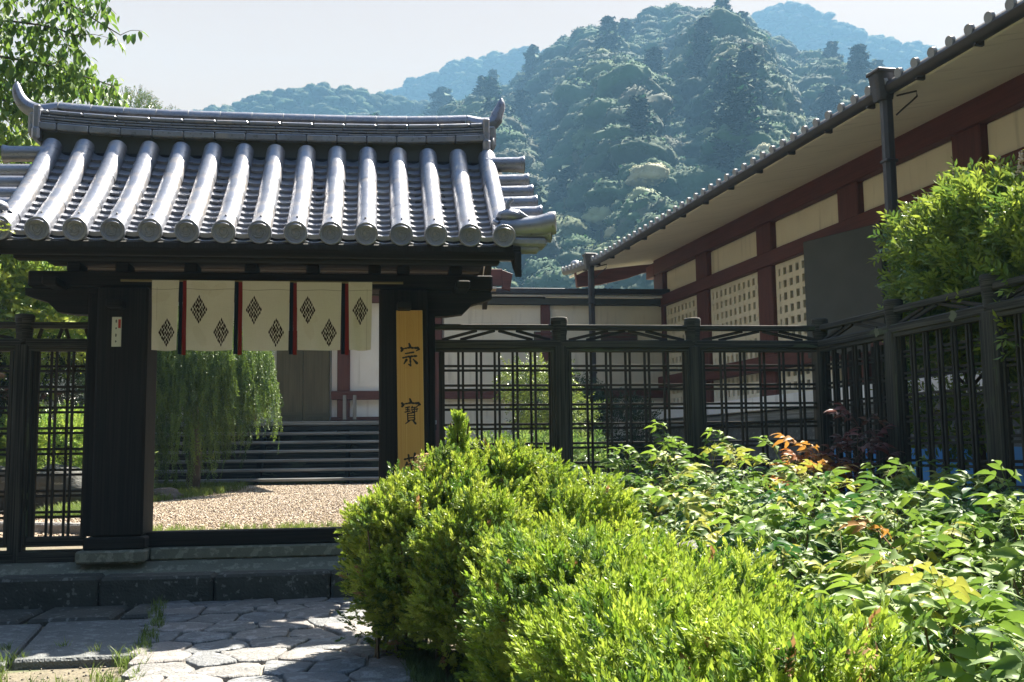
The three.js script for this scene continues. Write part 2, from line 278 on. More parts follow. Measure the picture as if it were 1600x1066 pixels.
HILLS.forEach((h, hi) => {
  const nu = 60, nv = 30, g = new THREE.PlaneGeometry(1, 1, nu, nv), p = g.attributes.position, u = g.attributes.uv, a0 = h.from - 5, a1 = h.to + 5;
  for (let i = 0; i < p.count; i++) { const q = hillPoint(h, a0 + (a1 - a0) * (p.getX(i) + 0.5), (p.getY(i) + 0.5) * 1.35); p.setXYZ(i, q.x, q.y, q.z); u.setXY(i, q.x, q.z); }
  g.computeVertexNormals(); struct(h.name, g, M.hillSoil);
  const r = rng(100 + hi), F = new THREE.Group(); F.name = numbered('hill_forest'); scene.add(F);
  tag(F, ['wooded slope of rounded crowns filling the big hill behind the gate', 'hazy woods on the low hill above the left half of the gate roof', 'faint blue woods of the far ridge between the two nearer hills', 'pale blue woods on the far summit right of the big hill'][hi], 'forest', null, 'stuff');
  const lists = crownGeos.map(() => []), firs = firGeos.map(() => []);
  const stepV = h.crown * 0.55;
  for (let v = 0.03; v < 1.06; ) {
    const D = h.D0 + (h.D1 - h.D0) * v, da = h.crown * 0.58 / D * 57.3;
    for (let az = h.from; az < h.to; az += da) {
      const q = hillPoint(h, az + (r() - 0.5) * da, Math.min(1.08, v + (r() - 0.5) * 0.02)), s = h.crown * (0.3 + 0.5 * r() * (0.6 + 0.4 * r()));
      if (r() < 0.03 && v > 0.12 && v < 0.9) firs[Math.floor(r() * 2)].push({ p: [q.x, q.y - 1, q.z], e: [0, r() * 6.28, 0], s: h.crown * (1.4 + 0.5 * r()), c: lin(0.025, 0.06, 0.028) });
      else lists[Math.floor(r() * 4)].push({ p: [q.x, q.y + s * 0.55, q.z], e: [(r() - 0.5) * 0.9, r() * 6.28, (r() - 0.5) * 0.9], s: [s * (0.85 + 0.3 * r()), s * (0.6 + 0.35 * r()), s], c: crownColor(r) });
    }
    v += stepV / Math.hypot(h.D1 - h.D0, crestAt(h, (h.from + h.to) / 2));
  }
  lists.forEach((l, i) => scatter('tree_crowns', crownGeos[i], M.crown, l, F)); firs.forEach((l, i) => l.length && scatter('conifer_crowns', firGeos[i], M.crown, l, F));
});
// ---------------------------------------------------------------- stone platform, kerb, paving
{
  const pl = thing('stone_platform', 'low grey stone platform the gate stands on, edged by kerb stones', 'platform', [0, -0.3, 0]);
  part('slab', bb(-5.2, 1.75, -0.34, -0.015, -1.2, 0.2, 0.006), M.platform, pl);
  part('apron', ext([[-0.36, -0.1], [-0.2, -0.02], [-0.2, -0.3], [-0.36, -0.3]], 6.95, 0.002).applyMatrix4(new THREE.Matrix4().set(0, 0, 1, -5.2, 0, 1, 0, 0, -1, 0, 0, 0.001, 0, 0, 0, 1)), M.platform, pl);
  const r = rng(21); let x = -4.3;
  for (const w of [0.8, 0.95, 0.62, 0.78, 0.86, 0.9, 0.7]) { // kerb stones, top a little uneven
    if (x > 1.6) break;
    const g = cbox(w - 0.012, 0.3 + 0.02 * r(), 0.27, 0.022), p = g.attributes.position;
    for (let i = 0; i < p.count; i++) { const a = p.getX(i) + x, b = p.getY(i), c = p.getZ(i); p.setXYZ(i, p.getX(i), b + 0.012 * noise.noise(a * 3, c * 5, 2), c + 0.014 * noise.noise(a * 3, b * 6, 9)); }
    place('kerb_stone', g, M.mossy, pl, [x + w / 2, -0.235 - 0.008 * r(), 0.5]); x += w;
  }
  // wide granite slabs left of the path
  for (const [x0, x1, z0, z1, y] of [[-1.17, -0.42, 1.42, 2.78, -0.286], [-2.2, -1.2, 1.44, 2.84, -0.292], [-3.3, -2.23, 1.44, 2.84, -0.288]]) {
    const g = bb(x0, x1, y - 0.12, y, z0, z1, 0.014), p = g.attributes.position;
    for (let i = 0; i < p.count; i++) p.setX(i, p.getX(i) + 0.16 * (p.getZ(i) - 2.1));
    const s = part('granite_slab', g, M.granite);
    tag(s, x0 > -0.7 ? 'nearest granite slab' : 'slab', 'slab');
    s.userData.label = x0 > -1.23 ? 'pitted granite slab touching the left edge of the flagstone path' : x0 > -2.31 ? 'pitted granite slab second from the path, its front edge lit' : 'pitted granite slab farthest left, half out of view';
    s.name = numbered('granite_paving_slab'); s.userData.kind = 'structure';
  }
  for (let k = 0; k < 4; k++) { const g = bb(-2.7 + k * 0.62, -2.14 + k * 0.62, -0.4, -0.3 + 0.006 * k, 0.68, 1.34 - 0.03 * k, 0.02); part('edging_stone', g, M.mossy, pl); }
}
{ // flagstones: cells of scattered points, each stone its own piece
  const path = struct('flagstone_path', (() => {
    const g = new THREE.PlaneGeometry(1, 1, 4, 30), p = g.attributes.position, u = g.attributes.uv;
    for (let i = 0; i < p.count; i++) { const b = p.getY(i) + 0.5, a = p.getX(i) + 0.5, z = 0.66 + b * 9.6, x0 = -0.72 + 0.155 * (z - 0.75), x1 = 0.98 + 0.06 * (z - 0.75); p.setXYZ(i, x0 + (x1 - x0) * a, -0.302, z); u.setXY(i, x0 + (x1 - x0) * a, z); }
    g.setIndex([...g.index.array].reverse()); g.computeVertexNormals(); return g;
  })(), M.mortar);
  const r = rng(33), pts = [];
  const L = (z) => -0.7 + 0.155 * (z - 0.75), Rr = (z) => 0.97 + 0.06 * (z - 0.75);
  for (let z = 0.8, row = 0; z < 9.8; z += 0.35, row++) { const n = 5, w = (Rr(z) - L(z)) / n; for (let k = 0; k < n; k++) pts.push([L(z) + w * (k + 0.5 + (row % 2 ? 0.22 : -0.22)) + rr(r, -0.09, 0.09), z + rr(r, -0.1, 0.1)]); }
  pts.forEach((c, ci) => {
    let poly = [[L(c[1]) - 0.02, c[1] - 0.9], [Rr(c[1]) + 0.02, c[1] - 0.9], [Rr(c[1]) + 0.02, c[1] + 0.9], [L(c[1]) - 0.02, c[1] + 0.9]];
    const clip = (nx, nz, d) => { const out = []; for (let i = 0; i < poly.length; i++) { const a = poly[i], b = poly[(i + 1) % poly.length], A = a[0] * nx + a[1] * nz - d, B = b[0] * nx + b[1] * nz - d; if (A <= 0) out.push(a); if (A * B < 0) { const t = A / (A - B); out.push([a[0] + (b[0] - a[0]) * t, a[1] + (b[1] - a[1]) * t]); } } poly = out; };
    for (const q of pts) if (q !== c) { const nx = q[0] - c[0], nz = q[1] - c[1], l = Math.hypot(nx, nz); if (l < 1.6) clip(nx / l, nz / l, ((q[0] + c[0]) / 2) * nx / l + ((q[1] + c[1]) / 2) * nz / l - 0.007); }
    clip(0, -1, -0.67);
    if (poly.length < 3) return;
    // round the corners, then build rings: foot, shoulder, inner top
    const ring = [];
    for (let i = 0; i < poly.length; i++) { const a = poly[i], b = poly[(i + 1) % poly.length]; for (const t of [0.1, 0.38, 0.66, 0.9]) { const x = a[0] + (b[0] - a[0]) * t, z = a[1] + (b[1] - a[1]) * t, k = 1 - 0.035 * r(); ring.push([c[0] + (x - c[0]) * k, c[1] + (z - c[1]) * k]); } }
    const n = ring.length, h = 0.02 + 0.012 * r(), tilt = [rr(r, -0.025, 0.025), rr(r, -0.025, 0.025)], pos = [], uv = [], ix = [];
    const put = (k, y) => ring.forEach(([x, z]) => { const X = c[0] + (x - c[0]) * k, Z = c[1] + (z - c[1]) * k; pos.push(X, y + tilt[0] * (X - c[0]) + tilt[1] * (Z - c[1]) + (k < 1 ? 0.009 * noise.noise(X * 9, Z * 9, ci) : 0), Z); uv.push(X + ci * 0.37, Z + ci * 0.61); });
    put(1, -0.33); put(1, -0.302 + h * 0.55); put(0.965, -0.302 + h * 0.95); put(0.6, -0.302 + h); pos.push(c[0], -0.302 + h * 1.05, c[1]); uv.push(c[0] + ci * 0.37, c[1] + ci * 0.61);
    for (let k = 0; k < 3; k++) for (let i = 0; i < n; i++) { const j = (i + 1) % n, a = k * n + i, b = k * n + j; ix.push(a, a + n, b, b, a + n, b + n); }
    for (let i = 0; i < n; i++) ix.push(3 * n + i, 4 * n, 3 * n + (i + 1) % n);
    const g = new THREE.BufferGeometry(); g.setAttribute('position', new THREE.Float32BufferAttribute(pos, 3)); g.setAttribute('uv', new THREE.Float32BufferAttribute(uv, 2)); g.setIndex(ix); g.computeVertexNormals();
    if (g.attributes.normal.getY(4 * n) < 0) { g.setIndex(ix.reverse()); g.computeVertexNormals(); }
    part('flagstone', g, M.stones[Math.floor(r() * 3)], path);
  });
}
// ---------------------------------------------------------------- the gate
const gate = thing('temple_gate', 'dark timber gate with silvery tiled roof and upturned ridge ends', 'gate', [0, -0.015, 0]);
{
  const W = M.wood, XC = 0.07, PITCH = 0.272, ZR = -0.3;
  for (const [x0, x1] of [[-1.39, -0.92], [0.99, 1.41]]) {
    part('post', bb(x0 + (x0 < 0 ? 0.06 : 0), x1, 0.19, 2.25, -0.2, 0.22, 0.02), W, gate);
    part('side_post', x0 < 0 ? bb(-1.425, -1.335, 0.19, 2.2, -0.1, 0.12, 0.01) : bb(1.413, 1.475, 0.19, 2.05, -0.1, 0.12, 0.01), W, gate);
    part('base_stone', bb(x0 - 0.02, x1 + 0.045, -0.01, 0.09, -0.3, 0.34, 0.015), M.platform, gate);
    part('post_shoe', bb(x0 + 0.02, x1 + 0.03, 0.092, 0.188, -0.24, 0.27, 0.012), W, gate);
  }
  part('threshold', bb(-0.918, 0.988, 0.092, 0.212, -0.09, 0.09, 0.008), W, gate);
  part('threshold_stone', bb(-0.87, 0.968, -0.01, 0.089, -0.15, 0.16, 0.012), M.platform, gate);
  part('lintel', bb(-1.9, 1.98, 2.252, 2.385, -0.14, 0.16, 0.012), W, gate);
  part('upper_beam', bb(-1.78, 1.9, 2.47, 2.62, -0.12, 0.12, 0.01), W, gate);
  for (const x of [-1.55, -1.16, -0.6, -0.1, 0.42, 0.95, 1.2, 1.66]) part('strut_block', bb(x - 0.055, x + 0.055, 2.387, 2.468, -0.1, 0.13, 0.01), W, gate);
  for (const s of [-1, 1]) { // corbels below the lintel ends and arms that carry the eaves
    const cx = s < 0 ? -1.16 : 1.2;
    part('corbel', ext([[0, 0], [0.58, 0], [0.58, -0.06], [0.5, -0.09], [0.4, -0.12], [0.32, -0.2], [0.18, -0.22], [0, -0.22]].map(([a, b]) => [s * a, b]), 0.14, 0.004).translate(cx + s * 0.2, 2.25, -0.05), W, gate);
    for (const dx of [0, 0.5]) { part('bracket_arm', bb(cx + s * dx - 0.06, cx + s * dx + 0.06, 2.05 + dx * 0.36, 2.18 + dx * 0.36 - 0.06, -0.8, 0.4, 0.012), W, gate); }
    part('gable_wall', bb(cx - 0.03, cx + 0.03, 2.62, 3.15, -0.6, 0.0, 0.004), W, gate);
  }
  for (const [z, y] of [[0.62, 2.39], [-0.95, 2.6]]) part('eave_purlin', bb(-1.85, 1.98, y, y + 0.11, z - 0.06, z + 0.06, 0.01), W, gate);
  part('ridge_beam', bb(-1.85, 1.98, 3.2, 3.36, ZR - 0.07, ZR + 0.07, 0.01), W, gate);
  // roof surface, t = distance in front of (or behind) the eave line
  const rollY = (t) => 2.585 + 0.64 * t + 0.18 * t * t, slope = (t) => 0.64 + 0.36 * t, TE = 1.13;
  const roof = sub('roof', gate), r = rng(5);
  const sheet = (x0, x1, off, th, back) => { // curved board under the tiles
    const o = [], n = 8, tb = back ? 0.1 : -0.04; for (let i = 0; i <= n; i++) { const t = tb + (TE + 0.17 - tb) * i / n; o.push([t, rollY(t) + off]); } for (let i = n; i >= 0; i--) o.push([o[i][0], o[i][1] - th]);
    const g = ext(o, x1 - x0, 0.003); // xy = t, y; extruded along z
    g.applyMatrix4(back ? new THREE.Matrix4().set(0, 0, 1, x0, 0, 1, 0, 0, 1, 0, 0, -1.6, 0, 0, 0, 1) : new THREE.Matrix4().set(0, 0, 1, x0, 0, 1, 0, 0, -1, 0, 0, 1.0, 0, 0, 0, 1));
    if (back) { const ix = g.attributes.position; for (let i = 0; i < ix.count; i += 3) for (const a of Object.values(g.attributes)) { const k = a.itemSize; for (let c = 0; c < k; c++) { const q = a.array[(i + 1) * k + c]; a.array[(i + 1) * k + c] = a.array[(i + 2) * k + c]; a.array[(i + 2) * k + c] = q; } } }
    return g;
  };
  part('roof_boards', [sheet(-1.9, 2.05, -0.1, 0.04, false), sheet(-1.9, 2.05, -0.1, 0.04, true)], W, roof);
  for (let k = 0; k < 19; k++) part('rafter', bar([-1.83 + k * 0.21, rollY(0.02) - 0.19, 0.97], [-1.83 + k * 0.21, rollY(1.2) - 0.19, -0.2], 0.055, 0.08), W, roof);
  part('fascia', bb(-1.92, 2.07, 2.37, 2.475, 0.93, 0.985, 0.006), W, roof); part('fascia', bb(-1.92, 2.07, 2.44, 2.53, -1.485, -1.43, 0.006), W, roof);
  part('eave_plank', bb(-1.96, 2.11, 2.432, 2.468, 0.83, 1.03, 0.006), W, roof);
  for (const x of [-1.95, 2.06]) part('barge_board', [sheet(x, x + 0.05, -0.14, 0.2, false), sheet(x, x + 0.05, -0.14, 0.2, true)], W, roof);
  // cover tiles: short half-round lengths that step over one another, a disc at the eave
  const roll = (r0, r1, L) => { const g = new THREE.CylinderGeometry(r1, r0, L, 14, 1, true, -Math.PI * 0.62, Math.PI * 1.24), lip = new THREE.TorusGeometry(r0 - 0.003, 0.0035, 4, 14, Math.PI * 1.24).rotateZ(-Math.PI * 0.12).rotateX(-Math.PI / 2).rotateY(0).translate(0, -L / 2, 0); const u = g.attributes.uv; for (let i = 0; i < u.count; i++) u.setXY(i, u.getX(i) * 0.35 + r0, u.getY(i) * L); return g; };
  const rollGeos = [0, 1, 2].map((k) => { const g = roll(0.0835, 0.0805, 0.29), u = g.attributes.uv; for (let i = 0; i < u.count; i++) u.setXY(i, u.getX(i) + k * 0.31, u.getY(i) + k * 0.57); return g; });
  // cylinder axis y; opening faces -z after the theta range, so the closed side faces +z
  const orient = (t) => Math.atan2(1, slope(t)); // tilt of the axis from vertical, leaning back
  const ribbon = (n0, n1, rows) => rows;
  for (let k = 0; k < 15; k++) {
    const x = XC + (k - 7) * PITCH, a = sub('tile_row', roof); roof.remove(a);
    for (let s = 0; s < 6; s++) {
      const t = 0.07 + s * 0.195, L = 0.195 * Math.hypot(1, slope(t));
      place('cover_tile', rollGeos[Math.floor(r() * 3)], M.tiles[Math.floor(r() * 4)], roof, [x + rr(r, -0.002, 0.002), rollY(t) - 0.02 + rr(r, -0.0015, 0.0015), 1.0 - t], [-orient(t) + 0.012, rr(r, -0.03, 0.03), rr(r, -0.005, 0.005)], [1, L / 0.272, 1]);
    }
  }
  for (let k = 0; k < 15; k++) place('tile_nail', new THREE.SphereGeometry(0.009, 6, 4), M.tileDisc, roof, [XC + (k - 7) * PITCH + rr(r, -0.01, 0.01), rollY(0.1) + 0.045, 1.0 - 0.1 + 0.056]);
  // eave disc: rim, sunk face, three comma shapes
  const comma = (a) => { const o = []; for (let i = 0; i <= 8; i++) { const q = i / 8 * Math.PI * 1.2; o.push([0.012 + 0.05 * Math.cos(q) * (1 - i * 0.02), 0.05 * Math.sin(q) * 0.9]); } for (let i = 8; i >= 0; i--) { const q = i / 8 * Math.PI * 1.2; o.push([0.012 + (0.05 - 0.022 * (1 - i / 9)) * Math.cos(q), (0.05 - 0.022 * (1 - i / 9)) * Math.sin(q) * 0.9]); } return ext(o.map(([p, q]) => [p * 0.85, q * 0.85]), 0.009, 0.002).rotateZ(a); };
  const disc = (() => {
    const pr = [[0.001, 0.004], [0.058, 0.004], [0.062, 0.012], [0.068, 0.014], [0.07, 0.008], [0.075, 0.016], [0.088, 0.017], [0.092, 0.012], [0.092, -0.03], [0.087, -0.05]].map((q) => new THREE.Vector2(q[0], q[1]));
    const g = new THREE.LatheGeometry(pr, 28).rotateX(Math.PI / 2);
    return mergeGeometries([g.toNonIndexed(), ...[0, 1, 2].map((k) => comma(k * 2.094).translate(0, 0, 0.002))]);
  })();
  for (let k = 0; k < 15; k++) place('eave_disc', disc, M.tiles[(k * 7) % 4], roof, [XC + (k - 7) * PITCH, rollY(0) - 0.035, 1.04], [0.05, 0, rr(r, -0.6, 0.6)]);
  // pan tiles: sagging plates, each riding on the one below
  const pan = (() => {
    const w = PITCH * 0.94, n = 8, L = 0.2, th = 0.036, P = [], I = [], U = [];
    const sag = (a) => -0.036 * (1 - a * a);
    for (let i = 0; i <= n; i++) { const a = -1 + 2 * i / n, x = a * w / 2, y = sag(a); for (const [zz, yy] of [[0, y - th], [0, y], [-L, y]]) { P.push(x, yy, zz); U.push(x + 0.3, zz + yy); } }
    const q = []; for (let i = 0; i < n; i++) { const a = i * 3, b = a + 3; q.push([a, b, b + 1], [a, b + 1, a + 1], [a + 1, b + 1, b + 2], [a + 1, b + 2, a + 2]); }
    const g = new THREE.BufferGeometry(); g.setAttribute('position', new THREE.Float32BufferAttribute(P, 3)); g.setAttribute('uv', new THREE.Float32BufferAttribute(U, 2)); g.setIndex(q.flat()); const f = g.toNonIndexed(); f.computeVertexNormals();
    return f;
  })();
  const ROWS = 13;
  for (let k = 0; k < 14; k++) for (let s = 0; s < ROWS; s++) {
    const t = 0.015 + s * (1.1 / ROWS), inc = Math.atan(slope(t));
    place('pan_tile', pan, M.tiles[Math.floor(r() * 4)], roof, [XC + (k - 6.5) * PITCH + rr(r, -0.003, 0.003), rollY(t) - 0.012 + rr(r, -0.002, 0.002), 1.0 - t], [inc - 0.21, 0, rr(r, -0.012, 0.012)]);
  }
  for (let k = 0; k < 14; k++) place('eave_lip', (() => { const o = []; for (let i = 0; i <= 8; i++) { const a = -1 + i / 4; o.push([a * 0.128, -0.05 * (1 - a * a)]); } for (let i = 8; i >= 0; i--) { const a = -1 + i / 4; o.push([a * 0.128, -0.05 * (1 - a * a) - 0.03 + 0.012 * a * a]); } return ext(o, 0.025, 0.003); })(), M.tiles[k % 4], roof, [XC + (k - 6.5) * PITCH, 2.535, 0.985]);
  { // rear slope, never seen from the path: one joined piece
    const gs = []; for (let k = 0; k < 15; k++) { const pts = []; for (let i = 0; i <= 6; i++) { const t = 0.16 + i * 0.164; pts.push([XC + (k - 7) * PITCH, rollY(t), -1.6 + t]); } gs.push(tube(pts, 0.082, 6, 10)); }
    gs.push(sheet(-1.9, 2.05, -0.045, 0.05, true)); tag(part('rear_tiles', gs, M.tiles[1], roof), null, null, null, 'stuff');
  }
  // ridge: base, courses of flat tiles, round cap tiles, horns
  const ridge = sub('ridge', gate), XL = -1.97, XR = 1.97;
  const sori = (x) => 0.055 * Math.pow(Math.abs(x - 0.0) / 2, 3.2);
  part('ridge_core', bb(XL + 0.02, XR - 0.02, 3.47, 3.8, ZR - 0.115, ZR + 0.115, 0.01), M.doorGrey, ridge);
  const course = (y, h, hw, len, phase, round) => {
    for (let x = XL - phase; x < XR - 0.02;) {
      const a = Math.max(XL, x), b = Math.min(XR, x + len); x += len; if (b - a < 0.04) continue;
      const g = cbox(b - a - 0.004, h, hw * 2, round), p = g.attributes.position, m = (a + b) / 2;
      for (let i = 0; i < p.count; i++) p.setY(i, p.getY(i) + sori(m + p.getX(i)));
      place('ridge_tile', g, M.tiles[Math.floor(r() * 4)], ridge, [m, y + rr(r, -0.0012, 0.0012), ZR + rr(r, -0.002, 0.002)], [0, rr(r, -0.004, 0.004), 0]);
    }
  };
  course(3.665, 0.062, 0.185, 0.268, 0.1, 0.009);
  [3.714, 3.741, 3.768].forEach((y, i) => course(y, 0.016, 0.158 - i * 0.006, 0.3, [0.02, 0.16, 0.07][i], 0.004));
  course(3.806, 0.036, 0.142, 0.285, 0.2, 0.014);
  for (let x = XL + 0.14, i = 0; x < XR - 0.2; x += 0.279, i++) {
    const g = new THREE.CylinderGeometry(0.075, 0.077, 0.279, 14, 2, true, 0, Math.PI).rotateZ(Math.PI / 2), p = g.attributes.position; g.rotateX(0);
    for (let k = 0; k < p.count; k++) p.setY(k, Math.abs(p.getY(k)));
    const q = g.attributes.position; for (let k = 0; k < q.count; k++) q.setY(k, q.getY(k) + sori(x + 0.14 + q.getX(k)));
    g.computeVertexNormals(); place('cap_tile', g, M.tiles[i % 4], ridge, [x + 0.14, 3.866, ZR]);
    place('cap_joint', new THREE.TorusGeometry(0.0763, 0.003, 4, 12, Math.PI).rotateY(Math.PI / 2), M.tileDisc, ridge, [x, 3.866 + sori(x), ZR]);
  }
  for (const s of [-1, 1]) { // upturned horns, end plates with scrolls
    const x0 = s < 0 ? XL + 0.14 : XR - 0.17;
    const pts = [[x0, 3.866 + sori(x0), ZR], [x0 + s * 0.16, 3.89, ZR], [x0 + s * 0.27, 3.93, ZR], [x0 + s * (s < 0 ? 0.33 : 0.29), 3.99, ZR], [x0 + s * (s < 0 ? 0.365 : 0.325), 4.07, ZR], [x0 + s * (s < 0 ? 0.375 : 0.335), 4.16, ZR]];
    part('ridge_horn', tube(pts, (t) => 0.078 * (1 - 0.6 * t * t) * (t > 0.9 ? Math.sqrt(Math.max(0.05, 1 - (t - 0.9) * 9)) : 1), 14, 12), M.tiles[1], ridge);
    const xe = s < 0 ? XL : XR;
    const plate = part('end_plate', [bb(xe - 0.03, xe + 0.03, 3.68, 3.9, ZR - 0.18, ZR + 0.19, 0.012), bb(xe - 0.035, xe + 0.035, 3.58, 3.7, ZR - 0.15, ZR + 0.21, 0.02)], M.tiles[3], ridge);
    part('scroll', [0, 1, 2].map((k) => new THREE.TorusGeometry(0.045, 0.02, 6, 12, 5).rotateY(Math.PI / 2).translate(xe + s * 0.06, 3.84 - k * 0.075, ZR - 0.06 + k * 0.07)).concat(bb(xe + Math.min(0, s * 0.1), xe + Math.max(0, s * 0.1), 3.66, 3.86, ZR - 0.1, ZR + 0.1, 0.02)), M.tileDisc, plate);
  }
  // verge: short rolls that lie across the gable, open end outward
  const vroll = (() => { const pr = [[0.066, 0], [0.068, 0.16], [0.07, 0.3], [0.078, 0.335], [0.08, 0.35], [0.066, 0.35], [0.06, 0.3]].map((q) => new THREE.Vector2(q[0], q[1])); return new THREE.LatheGeometry(pr, 16).rotateZ(-Math.PI / 2); })();
  for (const s of [-1, 1]) for (let k = 0; k < 7; k++) {
    const t = 1.02 - k * 0.155, x = (s < 0 ? -1.86 : 1.97) + s * (k === 0 ? -0.02 : 0.012 * k - 0.02);
    place('verge_tile', vroll, M.tiles[(k + 1) % 4], roof, [x, rollY(t) - 0.045 + (k === 0 ? 0.05 : 0), 1.0 - t], [0, s < 0 ? Math.PI : 0, s * 0.03]);
    if (k < 5) place('verge_tile', vroll, M.tiles[k % 4], roof, [x, rollY(t) - 0.045, -1.6 + t], [0, s < 0 ? Math.PI : 0, s * 0.03]);
  }
  // corner rolls with discs and a small carved creature sitting where they meet the last row
  for (const s of [-1, 1]) {
    const x = s < 0 ? -1.86 : 1.97, y = rollY(0.1);
    const cr = part('corner_tile', tube([[x, y - 0.01, 0.9], [x + s * 0.14, y - 0.01, 0.915], [x + s * 0.3, y + 0.005, 0.93], [x + s * 0.42, y + 0.035, 0.94]], (t) => 0.082 + 0.012 * t, 8, 14), M.tiles[2], roof);
    const dg = disc.clone().rotateY(s * Math.PI / 2 * 0.86).translate(x + s * 0.425, y + 0.036, 0.94); part('corner_disc', dg, M.tiles[0], cr);
    part('corner_bed', [bb(Math.min(x, x + s * 0.36), Math.max(x, x + s * 0.36), y - 0.17, y - 0.1, 0.8, 1.0, 0.02), bb(Math.min(x + s * 0.1, x + s * 0.3), Math.max(x + s * 0.1, x + s * 0.3), y - 0.21, y - 0.165, 0.85, 0.98, 0.02)], M.tileDisc, cr);
    const body = new THREE.SphereGeometry(0.085, 14, 10).scale(1.35, 0.75, 1).translate(x + s * 0.07, y + 0.09, 0.9);
    const horn = tube([[x + s * 0.06, y + 0.13, 0.9], [x + s * 0.055, y + 0.2, 0.9], [x + s * 0.09, y + 0.235, 0.9]], 0.024, 6, 8, 0.02);
    const frill = new THREE.TorusGeometry(0.09, 0.022, 8, 16, 4).scale(1, 0.8, 1).rotateX(-1.0).translate(x + s * 0.03, y + 0.04, 0.93);
    part('tile_ornament', [body, horn, frill, new THREE.ConeGeometry(0.05, 0.16, 8).rotateZ(-s * 1.9).translate(x + s * 0.2, y + 0.075, 0.92)], M.tiles[1], roof);
  }
}
// ---------------------------------------------------------------- curtain, name board, plaque
{
  const cn = thing('shop_curtain', 'cream cloth curtain with dark diamond crests and red-blue strips across the gateway', 'curtain', [0, 1.7, 0.27]);
  const X = (px) => 0.95 + ((-0.94 + (px - 238) * 0.005436) - 0.95) * 0.97, Y = (py) => 2.295 - (py - 441) * 0.00527;
  const W = 1400, H = 460, cv = document.createElement('canvas'); cv.width = W; cv.height = H;
  const g = cv.getContext('2d'), px = (x) => (x - 234) / 354 * W, py = (y) => (y - 438) / 118 * H, r = rng(77);
  g.fillStyle = 'rgb(222,218,204)'; g.fillRect(0, 0, W, H);
  for (let i = 0; i < 9000; i++) { g.fillStyle = r() < 0.5 ? 'rgba(120,110,80,0.05)' : 'rgba(255,255,240,0.05)'; const v = r() < 0.5; g.fillRect(r() * W, r() * H, v ? 1 : 20 + 30 * r(), v ? 14 + 30 * r() : 1); }
  for (let i = 0; i < 12; i++) { g.fillStyle = 'rgba(120,100,60,0.05)'; g.beginPath(); g.ellipse(r() * W, r() * H, 20 + 60 * r(), 8 + 30 * r(), r() * 3, 0, 7); g.fill(); }
  g.strokeStyle = 'rgba(90,80,60,0.7)'; g.lineWidth = 2; g.beginPath(); for (let x = 0; x <= W; x += 10) g.lineTo(x, py(455) + 3 * Math.sin(x / 45)); g.stroke();
  g.strokeStyle = 'rgba(90,80,60,0.35)'; for (const x of [246, 574]) { g.beginPath(); g.moveTo(px(x), py(452)); g.lineTo(px(x), py(x < 300 ? 505 : 552)); g.stroke(); }
  g.fillStyle = 'rgb(34,18,16)';
  for (const [cx, cy] of [[262, 523], [310, 487], [346, 523], [395, 487], [431, 523], [479, 487], [514, 523], [563, 487]]) {
    const w = 11.2, h = 19.5, n = 6;
    for (let i = 0; i < n; i++) for (let j = 0; j < n; j++) { // rows of small upright darts set in a diamond
      const a = (i - 2.5) / 2.5, b = (j - 2.5) / 2.5, x = cx + (a - b) * w / 2, y = cy + (a + b) * h / 2;
      g.beginPath(); const X0 = px(x + rr(r, -0.3, 0.3)), Y0 = py(y + rr(r, -0.7, 0.7)), dw = px(cx + 1.55) - px(cx), dh = py(cy + 2.9) - py(cy); g.moveTo(X0, Y0 - dh * 1.25); g.lineTo(X0 + dw * (0.8 + 0.2 * r()), Y0); g.lineTo(X0 + dw * 0.3, Y0 + dh); g.lineTo(X0 - dw * 0.3, Y0 + dh); g.lineTo(X0 - dw * (0.8 + 0.2 * r()), Y0); g.fill();
    }
  }
  const t = new THREE.CanvasTexture(cv); t.colorSpace = THREE.SRGBColorSpace; t.magFilter = THREE.LinearFilter;
  const weave = tex(128, (u, v) => 0.5 + 0.25 * Math.sin(u * 402) + 0.25 * Math.sin(v * 402), 0.08, false);
  const cloth = new THREE.MeshPhysicalMaterial({ map: t, roughness: 0.95, transmission: 0.12, thickness: 0, side: THREE.DoubleSide, specularIntensity: 0.2 });
  const strip = (c) => new THREE.MeshPhysicalMaterial({ color: lin(...c), roughness: 0.95, bumpMap: weave, bumpScale: 0.0006, side: THREE.DoubleSide, specularIntensity: 0.2 });
  const navy = strip([0.012, 0.02, 0.03]), red = strip([0.2, 0.022, 0.016]);
  const sheetOf = (x0, x1, y0, y1, z, amp, ph) => {
    const q = new THREE.PlaneGeometry(1, 1, 14, 16), p = q.attributes.position, u = q.attributes.uv;
    for (let i = 0; i < p.count; i++) { const a = p.getX(i) + 0.5, b = 0.5 - p.getY(i), x = x0 + (x1 - x0) * a - (a - 0.5) * 3.5 * b * (amp > 0.005 ? 1 : 0), y = y0 + (y1 - y0) * b + (amp > 0.005 ? 1.2 * Math.sin(a * 3.1) * b : 0); p.setXYZ(i, X(x), Y(y), z + amp * b * Math.sin(a * 7 + ph) + 0.004 * Math.sin(b * 9 + ph)); u.setXY(i, (x0 + (x1 - x0) * a - 234) / 354, 1 - (y0 + (y1 - y0) * b - 438) / 118); }
    q.computeVertexNormals(); return q;
  };
  [[238, 279.5], [291, 365], [377, 451], [462, 533], [544, 582]].forEach(([a, b], i) => part('curtain_panel', sheetOf(a, b, 441, 552 - (i > 2 ? 0.5 : 0), 0.27, 0.02, i * 1.7), cloth, cn));
  [[279.5, 291], [365, 377], [451, 462.5], [533, 544.5]].forEach(([a, b], i) => { const m = (a + b) / 2; part('navy_strip', sheetOf(a - 0.4, m, 441.5, 558.5, 0.262, 0.003, i), navy, cn); part('red_strip', sheetOf(m, b + 0.4, 441.5, 559.5, 0.264, 0.003, i + 2), red, cn); });
